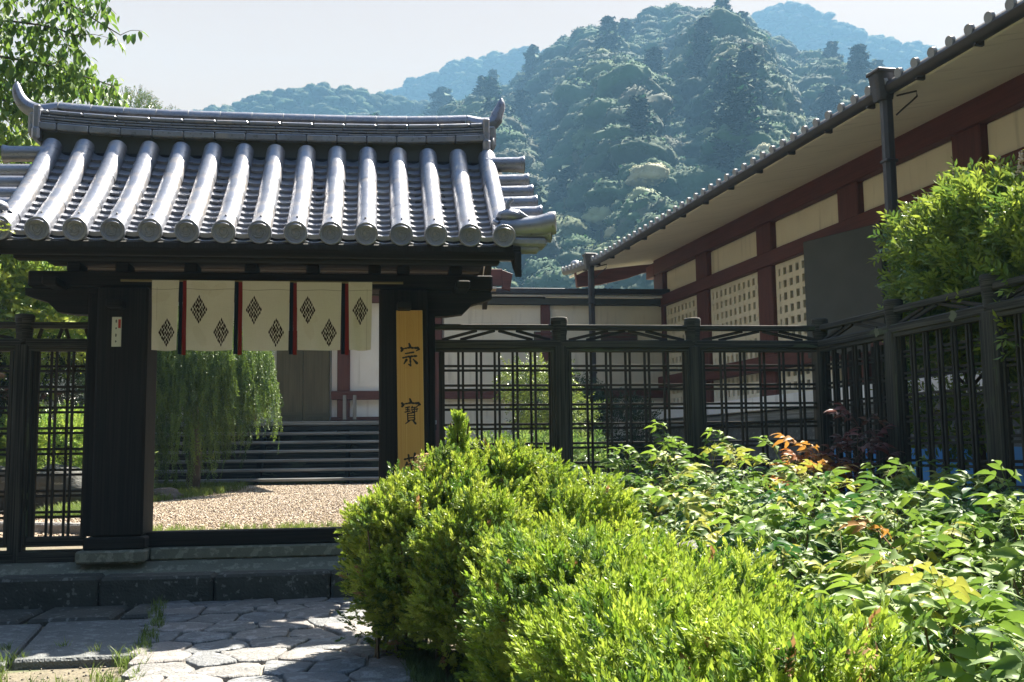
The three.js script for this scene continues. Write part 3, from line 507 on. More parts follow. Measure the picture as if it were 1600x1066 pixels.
  part('curtain_rod', cyl(0.011, 0.011, X(632) - X(190), 10).rotateZ(Math.PI / 2).translate((X(632) + X(190)) / 2, Y(441.5), 0.256), std({ color: lin(0.2, 0.15, 0.06), roughness: 0.5 }), cn);
}
{
  const cv = document.createElement('canvas'), W = 256, H = 1480; cv.width = W; cv.height = H; const g = cv.getContext('2d'), r = rng(91);
  g.fillStyle = 'rgb(206,160,84)'; g.fillRect(0, 0, W, H);
  for (let i = 0; i < 60; i++) { g.strokeStyle = i % 3 ? 'rgba(165,110,45,0.16)' : 'rgba(245,215,150,0.18)'; g.lineWidth = 1 + 3 * r(); const x = r() * W, k = rr(r, -14, 14); g.beginPath(); g.moveTo(x, 0); g.bezierCurveTo(x + k, H * 0.3, x - k, H * 0.6, x + k, H); g.stroke(); }
  for (let i = 0; i < 7; i++) { g.strokeStyle = 'rgba(150,95,40,0.25)'; g.lineWidth = 2; g.beginPath(); g.ellipse(W / 2 + 6, 520, 6 + i * 9, 40 + i * 70, 0, Math.PI, 0); g.stroke(); }
  g.fillStyle = 'rgb(20,18,16)';
  const stroke = (pts, w0, w1) => { const N = 60; for (let i = 0; i <= N; i++) { const t = i / N * (pts.length - 1), k = Math.min(pts.length - 2, Math.floor(t)), f = t - k, a = pts[k], b = pts[k + 1], x = a[0] + (b[0] - a[0]) * f, y = a[1] + (b[1] - a[1]) * f, w = (w0 + (w1 - w0) * i / N) * (0.9 + 0.2 * Math.sin(i * 0.5)); g.beginPath(); g.ellipse(x, y, w, w * 0.8, 0.5, 0, 7); g.fill(); } };
  const roofRadical = (y) => { stroke([[122, y - 4], [132, y + 22]], 9, 13); stroke([[44, y + 34], [54, y + 50], [40, y + 64]], 13, 9); stroke([[52, y + 42], [120, y + 32], [206, y + 36]], 7, 12); stroke([[206, y + 34], [222, y + 46], [190, y + 62]], 14, 4); };
  { const y = 300; roofRadical(y); stroke([[84, y + 84], [168, y + 72]], 7, 9); stroke([[56, y + 122], [120, y + 110], [196, y + 106]], 8, 11); stroke([[130, y + 112], [133, y + 192], [112, y + 178]], 11, 7); stroke([[94, y + 138], [66, y + 176]], 12, 5); stroke([[160, y + 134], [198, y + 172]], 6, 15); }
  { const y = 790; roofRadical(y); stroke([[76, y + 74], [118, y + 66]], 6, 7); stroke([[78, y + 92], [116, y + 86]], 5, 6); stroke([[70, y + 112], [122, y + 102]], 6, 7); stroke([[98, y + 68], [98, y + 108]], 6, 6); stroke([[146, y + 62], [134, y + 78]], 6, 5); stroke([[138, y + 76], [192, y + 68]], 5, 6); stroke([[132, y + 92], [200, y + 84]], 5, 7); stroke([[166, y + 70], [164, y + 108]], 6, 6); stroke([[142, y + 92], [144, y + 110], [190, y + 106], [190, y + 88]], 5, 5); stroke([[96, y + 124], [98, y + 186]], 7, 7); stroke([[98, y + 124], [166, y + 116], [166, y + 184]], 6, 8); stroke([[100, y + 144], [160, y + 140]], 5, 5); stroke([[100, y + 164], [160, y + 160]], 5, 5); stroke([[100, y + 184], [162, y + 180]], 5, 6); stroke([[112, y + 188], [74, y + 214]], 8, 4); stroke([[150, y + 186], [176, y + 214]], 7, 12); }
  { const y = 1270; stroke([[60, y + 44], [130, y + 32], [206, y + 26]], 9, 10); stroke([[100, y + 6], [108, y + 64]], 10, 8); stroke([[164, y - 6], [150, y + 58]], 11, 7); stroke([[84, y + 72], [60, y + 124]], 10, 6); stroke([[70, y + 92], [120, y + 84], [104, y + 150]], 7, 8); stroke([[120, y + 104], [184, y + 84], [186, y + 116]], 8, 9); stroke([[126, y + 100], [130, y + 170], [200, y + 172]], 9, 9); stroke([[92, y + 120], [50, y + 186]], 10, 5); }
  const t = new THREE.CanvasTexture(cv); t.colorSpace = THREE.SRGBColorSpace; t.magFilter = THREE.LinearFilter;
  const b = thing('name_board', 'tall pale wooden name board with black brushed characters on the right gate post', 'sign board', [1.255, 0.62, 0.25]);
  const bw = 0.225, bh = 1.435; const box = cbox(bw, bh, 0.03, 0.004).rotateZ(0.012).translate(1.255, 1.34, 0.241);
  part('board', box, std({ map: tex(256, (u, v) => mixc([0.5, 0.32, 0.1], [0.68, 0.46, 0.19], grain(v, u, 401)), [0.4, 1.2]), roughness: 0.6 }), b);
  part('lettering', new THREE.PlaneGeometry(bw - 0.008, bh - 0.008).rotateZ(0.012).translate(1.255, 1.34, 0.2575), std({ map: t, roughness: 0.6 }), b);
}
{
  const cv = document.createElement('canvas'); cv.width = 70; cv.height = 240; const g = cv.getContext('2d');
  g.fillStyle = 'rgb(214,216,206)'; g.fillRect(0, 0, 70, 240); g.fillStyle = 'rgb(176,42,36)'; g.fillRect(48, 18, 20, 72); g.fillStyle = 'rgb(60,70,66)';
  for (const y of [24, 34, 88, 140, 150, 196]) { g.fillRect(26, y, 12, 8); g.fillRect(29, y - 5, 5, 18); }
  const t = new THREE.CanvasTexture(cv); t.colorSpace = THREE.SRGBColorSpace; t.magFilter = THREE.LinearFilter;
  const s = thing('notice_plaque', 'small white upright plaque with a red patch on the left gate post', 'plaque', [-1.165, 1.74, 0.23]);
  part('backing', bb(-1.203, -1.127, 1.742, 1.99, 0.221, 0.231, 0.002), std({ color: lin(0.6, 0.6, 0.55), roughness: 0.5 }), s);
  part('face', new THREE.PlaneGeometry(0.07, 0.242).translate(-1.165, 1.866, 0.2325), std({ map: t, roughness: 0.5 }), s);
}
// ---------------------------------------------------------------- lattice fences
function fence(name, label, start, dir, bays, opt = {}) { // bays: lengths between post centres; local x along the fence
  const f = thing(name, label, 'fence', start, Math.atan2(-dir[1], dir[0])), W = M.fence, S = M.slat;
  const L = (n, g, m, p = f) => part(n, g, m, p, true);
  let x = opt.x0 || 0;
  const top = 1.92, yb = opt.bottom ?? 0.18;
  const posts = [];
  bays.forEach((b, bi) => {
    const a = x + 0.085, e = x + b - (bi === bays.length - 1 && opt.noLast ? 0.02 : 0.085);
    L('top_rail', bar([x, top + 0.025, 0], [x + b, top + 0.025, 0], 0.075, 0.05, 0.006), W);
    L('middle_rail', bar([x, 1.79, 0], [x + b, 1.79, 0], 0.12, 0.075, 0.01), W); L('ledge', bar([x, 1.737, 0.01], [x + b, 1.737, 0.01], 0.08, 0.03, 0.004), W);
    L('bottom_rail', bar([x, yb - 0.03, 0], [x + b, yb - 0.03, 0], 0.09, 0.08, 0.008), W);
    if (!opt.noBase) L('base_beam', bar([x, (yb - 0.07) / 2 - 0.06, 0], [x + b, (yb - 0.07) / 2 - 0.06, 0], 0.14, yb - 0.01, 0.012), W);
    const c = (a + e) / 2, h = (e - a) / 2;
    for (const s of [-1, 1]) for (const k of [0, 1]) L('brace', bar([c + s * (h - k * 0.16), 1.832, 0.008], [c + s * (0.015 + (1 - k) * 0.16), 1.915, 0.008], 0.025, 0.026, 0.003), S);
    const n = opt.pairs || 5, gx = (e - a) / (n + 1 - (opt.tight || 0)), y0 = yb, y1 = 1.722;
    for (let i = 1; i <= n; i++) for (const d of [-0.02, 0.02]) L('lattice_bar', bar([a + gx * (i - (opt.tight || 0) / 2) + d, y0, 0.012], [a + gx * (i - (opt.tight || 0) / 2) + d, y1, 0.012], 0.02, 0.021, 0.002, V(0, 0, 1)), S);
    for (let i = 1; i <= 8; i++) for (const d of [-0.02, 0.02]) { const y = y1 - i * 0.173 + 0.03 + d; if (y > y0 + 0.04) L('lattice_bar', bar([a, y, -0.01], [e, y, -0.01], 0.02, 0.021, 0.002), S); }
    for (const q of [a - 0.005, e + 0.005]) L('stile', bar([q, y0, 0], [q, y1, 0], 0.05, 0.035, 0.004, V(0, 0, 1)), S);
    if (opt.boards && opt.boards[bi]) for (let i = 0; i < opt.boards[bi]; i++) { const q = a + 0.05 + i * 0.125; if (q < e) L('back_slat', bar([q, 0.05, -0.08], [q, 1.7, -0.08], 0.06, 0.02, 0.003, V(0, 0, 1)), W); }
    if (bi || !opt.noFirst) posts.push(x);
    x += b;
  });
  if (!opt.noLast) posts.push(x);
  for (const q of posts) {
    const p = L('post', cbox(0.115, 1.86, 0.13, 0.012).translate(q, 0.85, -0.0), W);
    L('post_cheek', cbox(0.034, 1.6, 0.05, 0.008).translate(q + 0.073, 0.93, 0.03), W, p); L('post_cheek', cbox(0.034, 1.6, 0.05, 0.008).translate(q - 0.073, 0.93, 0.03), W, p);
    L('post_cap', mergeGeometries([new THREE.LatheGeometry([[0.001, 0.238], [0.07, 0.236], [0.077, 0.226], [0.077, 0.2], [0.069, 0.1], [0.064, 0.07], [0.064, 0.05], [0.064, 0]].map((k) => new THREE.Vector2(k[0], k[1])), 14).toNonIndexed()]).translate(q, 1.8, 0), W, p);
  }
  return f;
}
fence('wooden_fence', 'weathered lattice fence running right from the name board to the corner', [1.46, 0, -0.02], [1, 0], [1.14, 1.24, 1.23], { noFirst: true, noLast: true });
fence('wooden_fence', 'weathered lattice fence coming forward at the right, white lichen on its rail', [5.07, 0, -0.02], [0.068, 1], [1.22, 1.22, 1.25, 1.25], { boards: [9, 0, 0, 0] });
fence('wooden_fence', 'dark lattice fence left of the gate with sunlit leaves behind it', [-1.93, 0, 0], [1, 0], [0.51], { noFirst: true, noLast: true, pairs: 2, x0: 0 });
fence('wooden_fence', 'fence bay cut off by the left edge of the picture', [-3.3, 0, 0], [1, 0], [1.34], { noFirst: true });
{ // lichen on the return fence's rail
  [[1.06, 1.785], [2.08, 1.80]].forEach((p, i) => { const g = new THREE.CircleGeometry(0.045, 13), q = g.attributes.position, r = rng(3 + i); for (let k = 1; k < q.count; k++) { const s = 0.5 + 0.7 * r(); q.setXYZ(k, q.getX(k) * s, q.getY(k) * s * 1.2, 0); } part('lichen', g.translate(p[0], p[1], 0.064), std({ color: lin(0.14, 0.15, 0.1), roughness: 1 }), scene.getObjectByName('wooden_fence_001'), true); });
}
// ---------------------------------------------------------------- hall behind the gate
{
  const h = thing('main_hall', 'white and red hall with olive doors and wide grey steps seen through the gateway', 'hall', [-1, 0.3, -13]);
  const Z = -12.5, P = (n, g, m, p = h) => part(n, g, m, p);
  P('wall', bb(-8, 4.6, 0.3, 4.3, Z - 0.25, Z, 0.004), M.white);
  for (const x of [-6.2, -3.6, -1.55, 0.32, 2.24, 4.45]) P('post', bb(x - 0.13, x + 0.13, 0.3, 4.3, Z + 0.01, Z + 0.1, 0.01), M.red);
  for (const [a, b] of [[0.07, 4.5], [-8, -1.6]]) { P('lower_rail', bb(a, b, 1.93, 2.11, Z + 0.05, Z + 0.16, 0.012), M.red); P('sill_beam', bb(a, b, 1.5, 1.575, Z + 0.03, Z + 0.14, 0.01), M.red); }
  P('upper_rail', bb(-8, 4.5, 3.95, 4.2, Z + 0.06, Z + 0.2, 0.012), M.red);
  for (const x of [-1.04, -0.5]) { const d = P('door', bb(x, x + 0.535, 1.5, 3.2, Z + 0.02, Z + 0.09, 0.008), M.doorOlive); P('door_plate', bb(x + 0.05, x + 0.49, 1.58, 1.68, Z + 0.085, Z + 0.1, 0.004), M.doorOlive, d); }
  P('door_frame', bb(0.045, 0.075, 1.5, 3.3, Z, Z + 0.12, 0.004), M.tread); P('door_head', bb(-1.6, 0.1, 3.2, 3.36, Z + 0.02, Z + 0.12, 0.01), M.red);
  for (const x of [0.32, 0.52]) P('rail_stub', bb(x, x + 0.075, 1.5, 2.0, -11.95, -11.87, 0.008), M.tread);
  P('veranda_floor', bb(-8, 2.2, 1.395, 1.475, Z, -11.75, 0.01), M.tread); P('veranda_edge', bb(-8, 2.2, 1.28, 1.39, -11.85, -11.78, 0.006), M.wood);
  const steps = sub('steps', h);
  for (let k = 0; k < 6; k++) P('step_board', bb(-3.6, 1.35, 1.2 - k * 0.172, 1.255 - k * 0.172, -11.74 + k * 0.27, -11.42 + k * 0.27, 0.012), M.tread, steps);
  for (const x of [-3.5, -1.2, 0.45, 1.25]) P('stringer', bar([x, 1.1, -11.8], [x, 0.2, -10.4], 0.09, 0.2), M.wood, steps);
  P('under_board', bb(-8, 2.2, 0.3, 1.27, -12.3, -12.2, 0.004), M.fence);
  // roof, hidden behind the gate but for the red gable end at the right
  P('roof', [ext([[-10.6, 4.62], [-16.5, 7.4], [-22, 4.62], [-22, 4.5], [-16.5, 7.2], [-10.6, 4.5]].map(([a, b]) => [-a, b]), 12, 0.01).rotateY(Math.PI / 2).translate(-10.5, 0, 0)], M.tiles[1]);
  const gb = P('gable_board', bb(3.05, 3.5, 4.16, 4.5, -11.35, -11.25, 0.01), M.red); P('gable_board_end', ext([[3.503, 4.1], [3.66, 4.06], [3.72, 4.4], [3.503, 4.48]], 0.1, 0.006).translate(0, 0, -11.35), M.red, gb);
  P('rain_pipe', tube([[3.12, 4.56, -11.1], [3.12, 4.2, -11.1], [3.2, 4.08, -11.1], [3.36, 4.06, -11.1]], 0.05, 10, 8), std({ color: lin(0.4, 0.3, 0.2), roughness: 0.35, metalness: 0.3 }));
}
{
  const c = thing('corridor_wall', 'long cream wall with dark capped top between the hall and the right building', 'wall', [5, 0.3, -12.6]);
  const Z = -12.35, P = (n, g, m, p = c) => part(n, g, m, p);
  P('wall', bb(2.4, 7.3, 0.3, 3.92, Z - 0.3, Z, 0.004), M.offwhite);
  P('coping', bb(2.3, 7.25, 4.13, 4.25, Z - 0.4, Z + 0.28, 0.01), M.metal); P('eave_band', bb(2.3, 7.25, 3.93, 4.06, Z - 0.1, Z + 0.12, 0.006), M.doorGrey);
  P('gutter', tube([[2.3, 4.1, Z + 0.2], [5.6, 4.1, Z + 0.2], [7.2, 4.09, Z + 0.2]], 0.03, 8, 8), new THREE.MeshStandardMaterial({ color: lin(0.75, 0.78, 0.82), roughness: 0.35, metalness: 0.4 }));
  P('lower_rail', bb(2.4, 7.3, 1.93, 2.1, Z + 0.01, Z + 0.1, 0.012), M.red);
  for (const x of [2.24, 4.55]) P('post', bb(x - 0.1, x + 0.1, 0.3, 3.92, Z + 0.01, Z + 0.08, 0.01), M.red);
  for (const [a, b] of [[4.3, 4.85], [5.75, 6.55]]) { const w = P('louvre_window', bb(a, b, 2.95, 3.35, Z + 0.02, Z + 0.06, 0.006), M.doorOlive); for (let k = 0; k < 5; k++) P('louvre', bb(a + 0.03, b - 0.03, 2.99 + k * 0.075, 3.03 + k * 0.075, Z + 0.055, Z + 0.085, 0.004), M.red, w); }
  P('plinth', bb(2.4, 7.3, 0.2, 1.0, Z + 0.02, Z + 0.2, 0.01), M.granite);
}
// ---------------------------------------------------------------- building along the right
{
  const b = thing('long_hall', 'long building at the right with white eaves, red posts and pierced cream screens', 'building', [7.181, 0, -12.5], -84.68 * Math.PI / 180);
  const P = (n, g, m, p = b) => part(n, g, m, p, true); // local: x along the wall towards the camera, z outward
  const S0 = -0.15, S1 = 17.5, posts = [0, 2.32, 4.97, 7.63, 10.29, 12.95, 15.6];
  P('wall', bb(S0, S1, 0.2, 5.05, -0.3, -0.06, 0.004), M.cream);
  P('upper_beam', bb(S0, S1, 4.645, 4.99, -0.02, 0.13, 0.012), M.red); P('lower_beam', bb(S0, S1, 3.9, 4.14, -0.02, 0.14, 0.012), M.red);
  P('rail_beam', bb(S0, S1, 2.13, 2.38, 0.02, 0.2, 0.012), M.red); P('plinth', bb(S0 - 0.4, S1, 1.45, 1.68, -0.05, 0.42, 0.012), M.white); P('veranda_edge', bb(S0 - 0.4, S1, 1.28, 1.43, -0.05, 0.36, 0.01), M.tread);
  P('foundation', bb(S0 - 0.3, S1, 0.2, 1.27, -0.05, 0.25, 0.01), M.granite);
  posts.forEach((x) => P('post', bb(x - 0.265, x + 0.265, 1.685, 4.7, -0.05, 0.09, 0.014), M.red));
  for (let i = 0; i + 1 < posts.length; i++) {
    const a = posts[i] + 0.27, e = posts[i + 1] - 0.27;
    P('plaster_panel', bb(a, e, 4.142, 4.643, -0.055, -0.01, 0.01), M.cream);
    if (i === 3 || i > 4) continue;
    const end = i === 2 ? 7.1 : e, scr = P('screen_panel', bb(a, end, 1.69, 3.898, -0.055, -0.03, 0.004), M.doorGrey), n = Math.round((end - a) / 0.2), w = (end - a) / n;
    for (let k = 0; k <= n; k++) P('screen_upright', cbox(0.105, 2.2, 0.05, 0.006).translate(Math.min(end - 0.05, Math.max(a + 0.05, a + k * w)), 2.795, -0.003), M.cream, scr);
    for (let k = 0; k <= 10; k++) P('screen_rail', cbox(end - a, 0.095, 0.046, 0.006).translate((a + end) / 2, 1.74 + k * 0.212, -0.003), M.cream, scr);
  }
  P('shutter', cbox(1.45, 1.75, 0.06, 0.01).rotateY(0.28).translate(7.78, 3.03, 0.3), M.doorGrey); P('doorway', bb(7.9, 10.0, 1.69, 3.898, -0.058, -0.02, 0.004), M.doorOlive); P('door_leaf', bb(8.1, 8.75, 1.69, 3.85, -0.02, 0.03, 0.006), M.doorGrey);
  // eave: soffit that turns up a little at the far end
  const lift = (s) => 0.3 * Math.pow(Math.max(0, (2.2 - s) / 4.2), 2);
  const sof = new THREE.PlaneGeometry(1, 1, 48, 6), p = sof.attributes.position, u = sof.attributes.uv;
  for (let i = 0; i < p.count; i++) { const s = -1.15 + (S1 + 1.15) * (p.getX(i) + 0.5), o = 1.78 * (p.getY(i) + 0.5), y = 4.985 - 0.36 * o / 1.78 + lift(s) * o / 1.78; p.setXYZ(i, s, y, o); u.setXY(i, s, o); }
  sof.computeVertexNormals(); const sf = P('soffit', sof, M.soffit);
  P('eave_board', bar([-1.2, 4.74, 1.74], [2.2, 4.635, 1.74], 0.03, 0.05), M.soffit, sf); P('eave_board', bb(2.2, S1, 4.61, 4.66, 1.72, 1.755, 0.005), M.soffit, sf);
  const line = (o, dy, st = 0.4) => { const a = []; for (let s = -1.25; s <= S1; s += st) a.push([s, 4.64 + lift(s) + dy, o]); return a; };
  const gut = P('gutter', tube(line(1.84, 0.02), 0.075, 90, 8), M.pipe); for (let s = 0.2; s < S1; s += 0.9) P('gutter_bracket', bb(s - 0.02, s + 0.02, 4.57 + lift(s), 4.63 + lift(s), 1.76, 1.86, 0.004), M.pipe, gut);
  const roof = P('roof', (() => { const g = new THREE.PlaneGeometry(1, 1, 40, 8), q = g.attributes.position, w = g.attributes.uv; for (let i = 0; i < q.count; i++) { const s = -1.3 + (S1 + 1.3) * (q.getX(i) + 0.5), t = q.getY(i) + 0.5, o = 1.86 - 7 * t; q.setXYZ(i, s, 4.665 + lift(s) * (1 - t) + 2.6 * t + 0.5 * t * t, o); w.setXY(i, s, o); } g.computeVertexNormals(); return g; })(), M.tiles[1]);
  const half = new THREE.CylinderGeometry(0.052, 0.052, 7.2, 10, 1, false).rotateX(-Math.PI / 2 + 0.41).translate(0, 1.45, -3.55), halfCap = new THREE.CylinderGeometry(0.056, 0.056, 0.04, 12).rotateX(-Math.PI / 2 + 0.2);
  for (let s = -1.2, i = 0; s < S1; s += 0.28, i++) { const m = finish(new THREE.Mesh(half, M.tiles[i % 4])); m.name = numbered('roof_roll'); m.position.set(s, 4.725 + lift(s), 1.84); roof.add(m); const k = finish(new THREE.Mesh(halfCap, M.tileDisc)); k.name = numbered('roll_end'); k.position.set(s, 4.72 + lift(s), 1.9); roof.add(k); }
  P('corner_knob', new THREE.SphereGeometry(0.11, 12, 8).scale(1.2, 0.8, 1).translate(-0.72, 4.95, 1.75), M.tiles[0], roof);
  P('barge_board', ext([[-0.1, 4.98], [0.5, 4.9], [1.2, 4.8], [1.78, 4.74], [1.74, 4.4], [1.2, 4.47], [0.6, 4.62], [0.2, 4.76], [-0.1, 4.8]], 0.12, 0.008).rotateY(-Math.PI / 2).translate(-0.62, 0.02, 0), M.red);
  P('beam_end', bb(-0.62, S0, 4.62, 4.9, -0.02, 0.13, 0.012), M.red);
  for (const s of [0.75, 11.35]) {
    const y = 4.6 + lift(s), pipe = P('downpipe', bb(s - 0.06, s + 0.06, 0.3, y, 1.79, 1.91, 0.03), M.pipe);
    P('hopper', new THREE.CylinderGeometry(0.15, 0.1, 0.3, 4, 1).rotateY(Math.PI / 4).translate(s, y + 0.08, 1.88), M.pipe, pipe); P('hopper_rim', bb(s - 0.125, s + 0.125, y + 0.22, y + 0.26, 1.755, 2.005, 0.01), M.pipe, pipe);
    for (const q of [3.85, 2.4]) P('pipe_collar', bb(s - 0.072, s + 0.072, q, q + 0.035, 1.778, 1.922, 0.01), M.pipe, pipe);
    P('pipe_stay', tube([[s + 0.05, y - 0.02, 1.75], [s + 0.1, y + 0.03, 1.5], [s + 0.1, y - 0.25, 1.8]], 0.01, 6, 5), M.pipe, pipe);
  }
}
// blue sheet behind the return fence, small things at the left edge
{
  const g = new THREE.PlaneGeometry(1, 1, 30, 10), p = g.attributes.position;
  for (let i = 0; i < p.count; i++) { const a = p.getX(i) + 0.5, b = p.getY(i) + 0.5; p.setXYZ(i, 6.75 + 0.45 * (1 - b) * (1 - b) * -0.3 + 0.04 * noise.noise(a * 9, b * 4, 1), 0.1 + 0.72 * b + 0.03 * noise.noise(a * 12, 1, b), -3.8 + a * 6.5); }
  g.computeVertexNormals();
  const t = thing('blue_tarpaulin', 'bright blue tarpaulin hung low behind the right lattice fence', 'tarpaulin', [6.8, 0.1, -0.5]);
  part('sheet', g, new THREE.MeshPhysicalMaterial({ color: lin(0.03, 0.34, 0.85), roughness: 0.6, transmission: 0.5, thickness: 0, side: THREE.DoubleSide }), t);
  for (const z of [-3.6, -1.8, 0, 1.8]) part('stake', cyl(0.02, 0.02, 0.95, 8).translate(6.8, 0.45, z), M.tread, t);
}
{
  const t = thing('notice_stand', 'grey roofed notice stand whose corner shows at the left edge', 'notice stand', [-2.55, -0.3, 0.75]);
  part('roof_slope', bar([-3.0, 1.46, 0.6], [-2.08, 1.2, 0.6], 0.5, 0.035, 0.008), M.tread, t); part('roof_slope', bar([-3.0, 1.46, 0.6], [-3.9, 1.2, 0.6], 0.5, 0.035, 0.008), M.tread, t);
  part('post', bb(-2.62, -2.5, -0.3, 1.3, 0.52, 0.64, 0.01), M.fence, t); part('board', bb(-3.5, -2.3, 0.5, 1.2, 0.55, 0.58, 0.006), M.fence, t);
  part('footing', bb(-2.9, -1.98, -0.3, 0.02, 0.42, 0.8, 0.02), M.granite, t);
}
{
  const t = thing('garden_shed', 'low brown roofed shed behind the left fence, half out of view', 'shed', [-5.6, 0, -4.5]);
  part('roof', [bar([-4.1, 1.95, -4.6], [-5.6, 2.7, -4.6], 2.6, 0.06, 0.01), bar([-5.6, 2.7, -4.6], [-7.1, 1.95, -4.6], 2.6, 0.06, 0.01)], std({ map: M.bark.map, color: lin(1.6, 1.2, 1) }), t);
  part('wall', bb(-6.8, -4.5, 0, 2.0, -5.7, -3.5, 0.01), M.wood, t);
}
// ---------------------------------------------------------------- leaves and sprigs
function leafGeo(L, W, o = {}) { // along +y from the origin, folded and curling
  const n = o.n || 3, fold = o.fold ?? 0.35, curl = o.curl ?? 0.3, pos = [], ix = [], uv = [];
  for (let i = 0; i <= n; i++) {
    const t = i / n, w = W * 0.5 * (o.wide ? Math.pow(Math.sin(Math.PI * Math.pow(t, o.wide)), 0.9) : Math.sin(Math.PI * (0.06 + 0.94 * t))) * (i === n ? 0 : 1), y = L * (t - 0.12 * curl * t * t), z = -curl * L * 0.5 * t * t;
    pos.push(-w, y, z + w * fold, 0, y, z, w, y, z + w * fold); uv.push(0, t, 0.5, t, 1, t);
  }
  for (let i = 0; i < n; i++) { const a = i * 3; ix.push(a, a + 1, a + 4, a, a + 4, a + 3, a + 1, a + 2, a + 5, a + 1, a + 5, a + 4); }
  const g = new THREE.BufferGeometry(); g.setAttribute('position', new THREE.Float32BufferAttribute(pos, 3)); g.setAttribute('uv', new THREE.Float32BufferAttribute(uv, 2)); g.setIndex(ix); g.computeVertexNormals(); return g;
}
const turned = (g, ax, az, p, roll = 0, s = 1) => g.clone().applyMatrix4(new THREE.Matrix4().compose(p, new THREE.Quaternion().setFromEuler(new THREE.Euler(0, ax, 0)).multiply(new THREE.Quaternion().setFromEuler(new THREE.Euler(az, 0, 0))).multiply(new THREE.Quaternion().setFromEuler(new THREE.Euler(0, roll, 0))), V(s, s, s)));
function shoot(seed, H, n, L, W, spread = 0.9, stem = 0.0016) { // upright shoot, leaves spiralling up it
  const r = rng(seed), leaf = leafGeo(L, W, { n: 2 }), gs = [];
  for (let i = 0; i < n; i++) { const t = i / (n - 1), a = i * 2.4 + r(), el = spread * (1.25 - 0.85 * t) * (0.8 + 0.4 * r()); gs.push(turned(leaf, a, el, V(0, H * (0.1 + 0.9 * t), 0), 0, 0.75 + 0.45 * r())); }
  if (stem) { const s = new THREE.CylinderGeometry(stem * 0.6, stem, H, 3, 1, true).translate(0, H / 2, 0); gs.push(s); }
  return mergeGeometries(gs.map((g) => g.index ? g.toNonIndexed() : g));
}
function spray(seed, L, n, leafL, leafW, o = {}) { // hanging or arching twig with alternate leaves along +y
  const r = rng(seed), leaf = leafGeo(leafL, leafW, { n: o.n || 2, curl: 0.4, wide: o.wide }), gs = [];
  for (let i = 0; i < n; i++) { const t = (i + 0.5) / n, s = i % 2 ? 1 : -1; const g = leaf.clone(); g.rotateY(rr(r, -0.8, 0.8)).rotateZ(-s * (0.9 - 0.4 * t + rr(r, -0.25, 0.25))).rotateX(rr(r, -0.5, 0.5)); g.scale(0.8 + 0.4 * r(), 0.8 + 0.4 * r(), 0.8 + 0.4 * r()); gs.push(g.translate(0.004 * s, L * t, -0.1 * L * t * t)); }
  gs.push(new THREE.CylinderGeometry(0.0008 + leafL * 0.01, 0.001 + leafL * 0.025, L, 3, 1, true).translate(0, L / 2, -0.03 * L));
  return mergeGeometries(gs.map((g) => g.index ? g.toNonIndexed() : g));
}
M.leaf = leafMat({}, 0.45); M.leafGloss = leafMat({ clearcoat: 0.9, clearcoatRoughness: 0.25 }, 0.4); M.leafDull = leafMat({ clearcoat: 0.2 }, 0.35);
const C = (r, a, b) => { const k = r(); return lin(a[0] + (b[0] - a[0]) * k, a[1] + (b[1] - a[1]) * k, a[2] + (b[2] - a[2]) * k); };
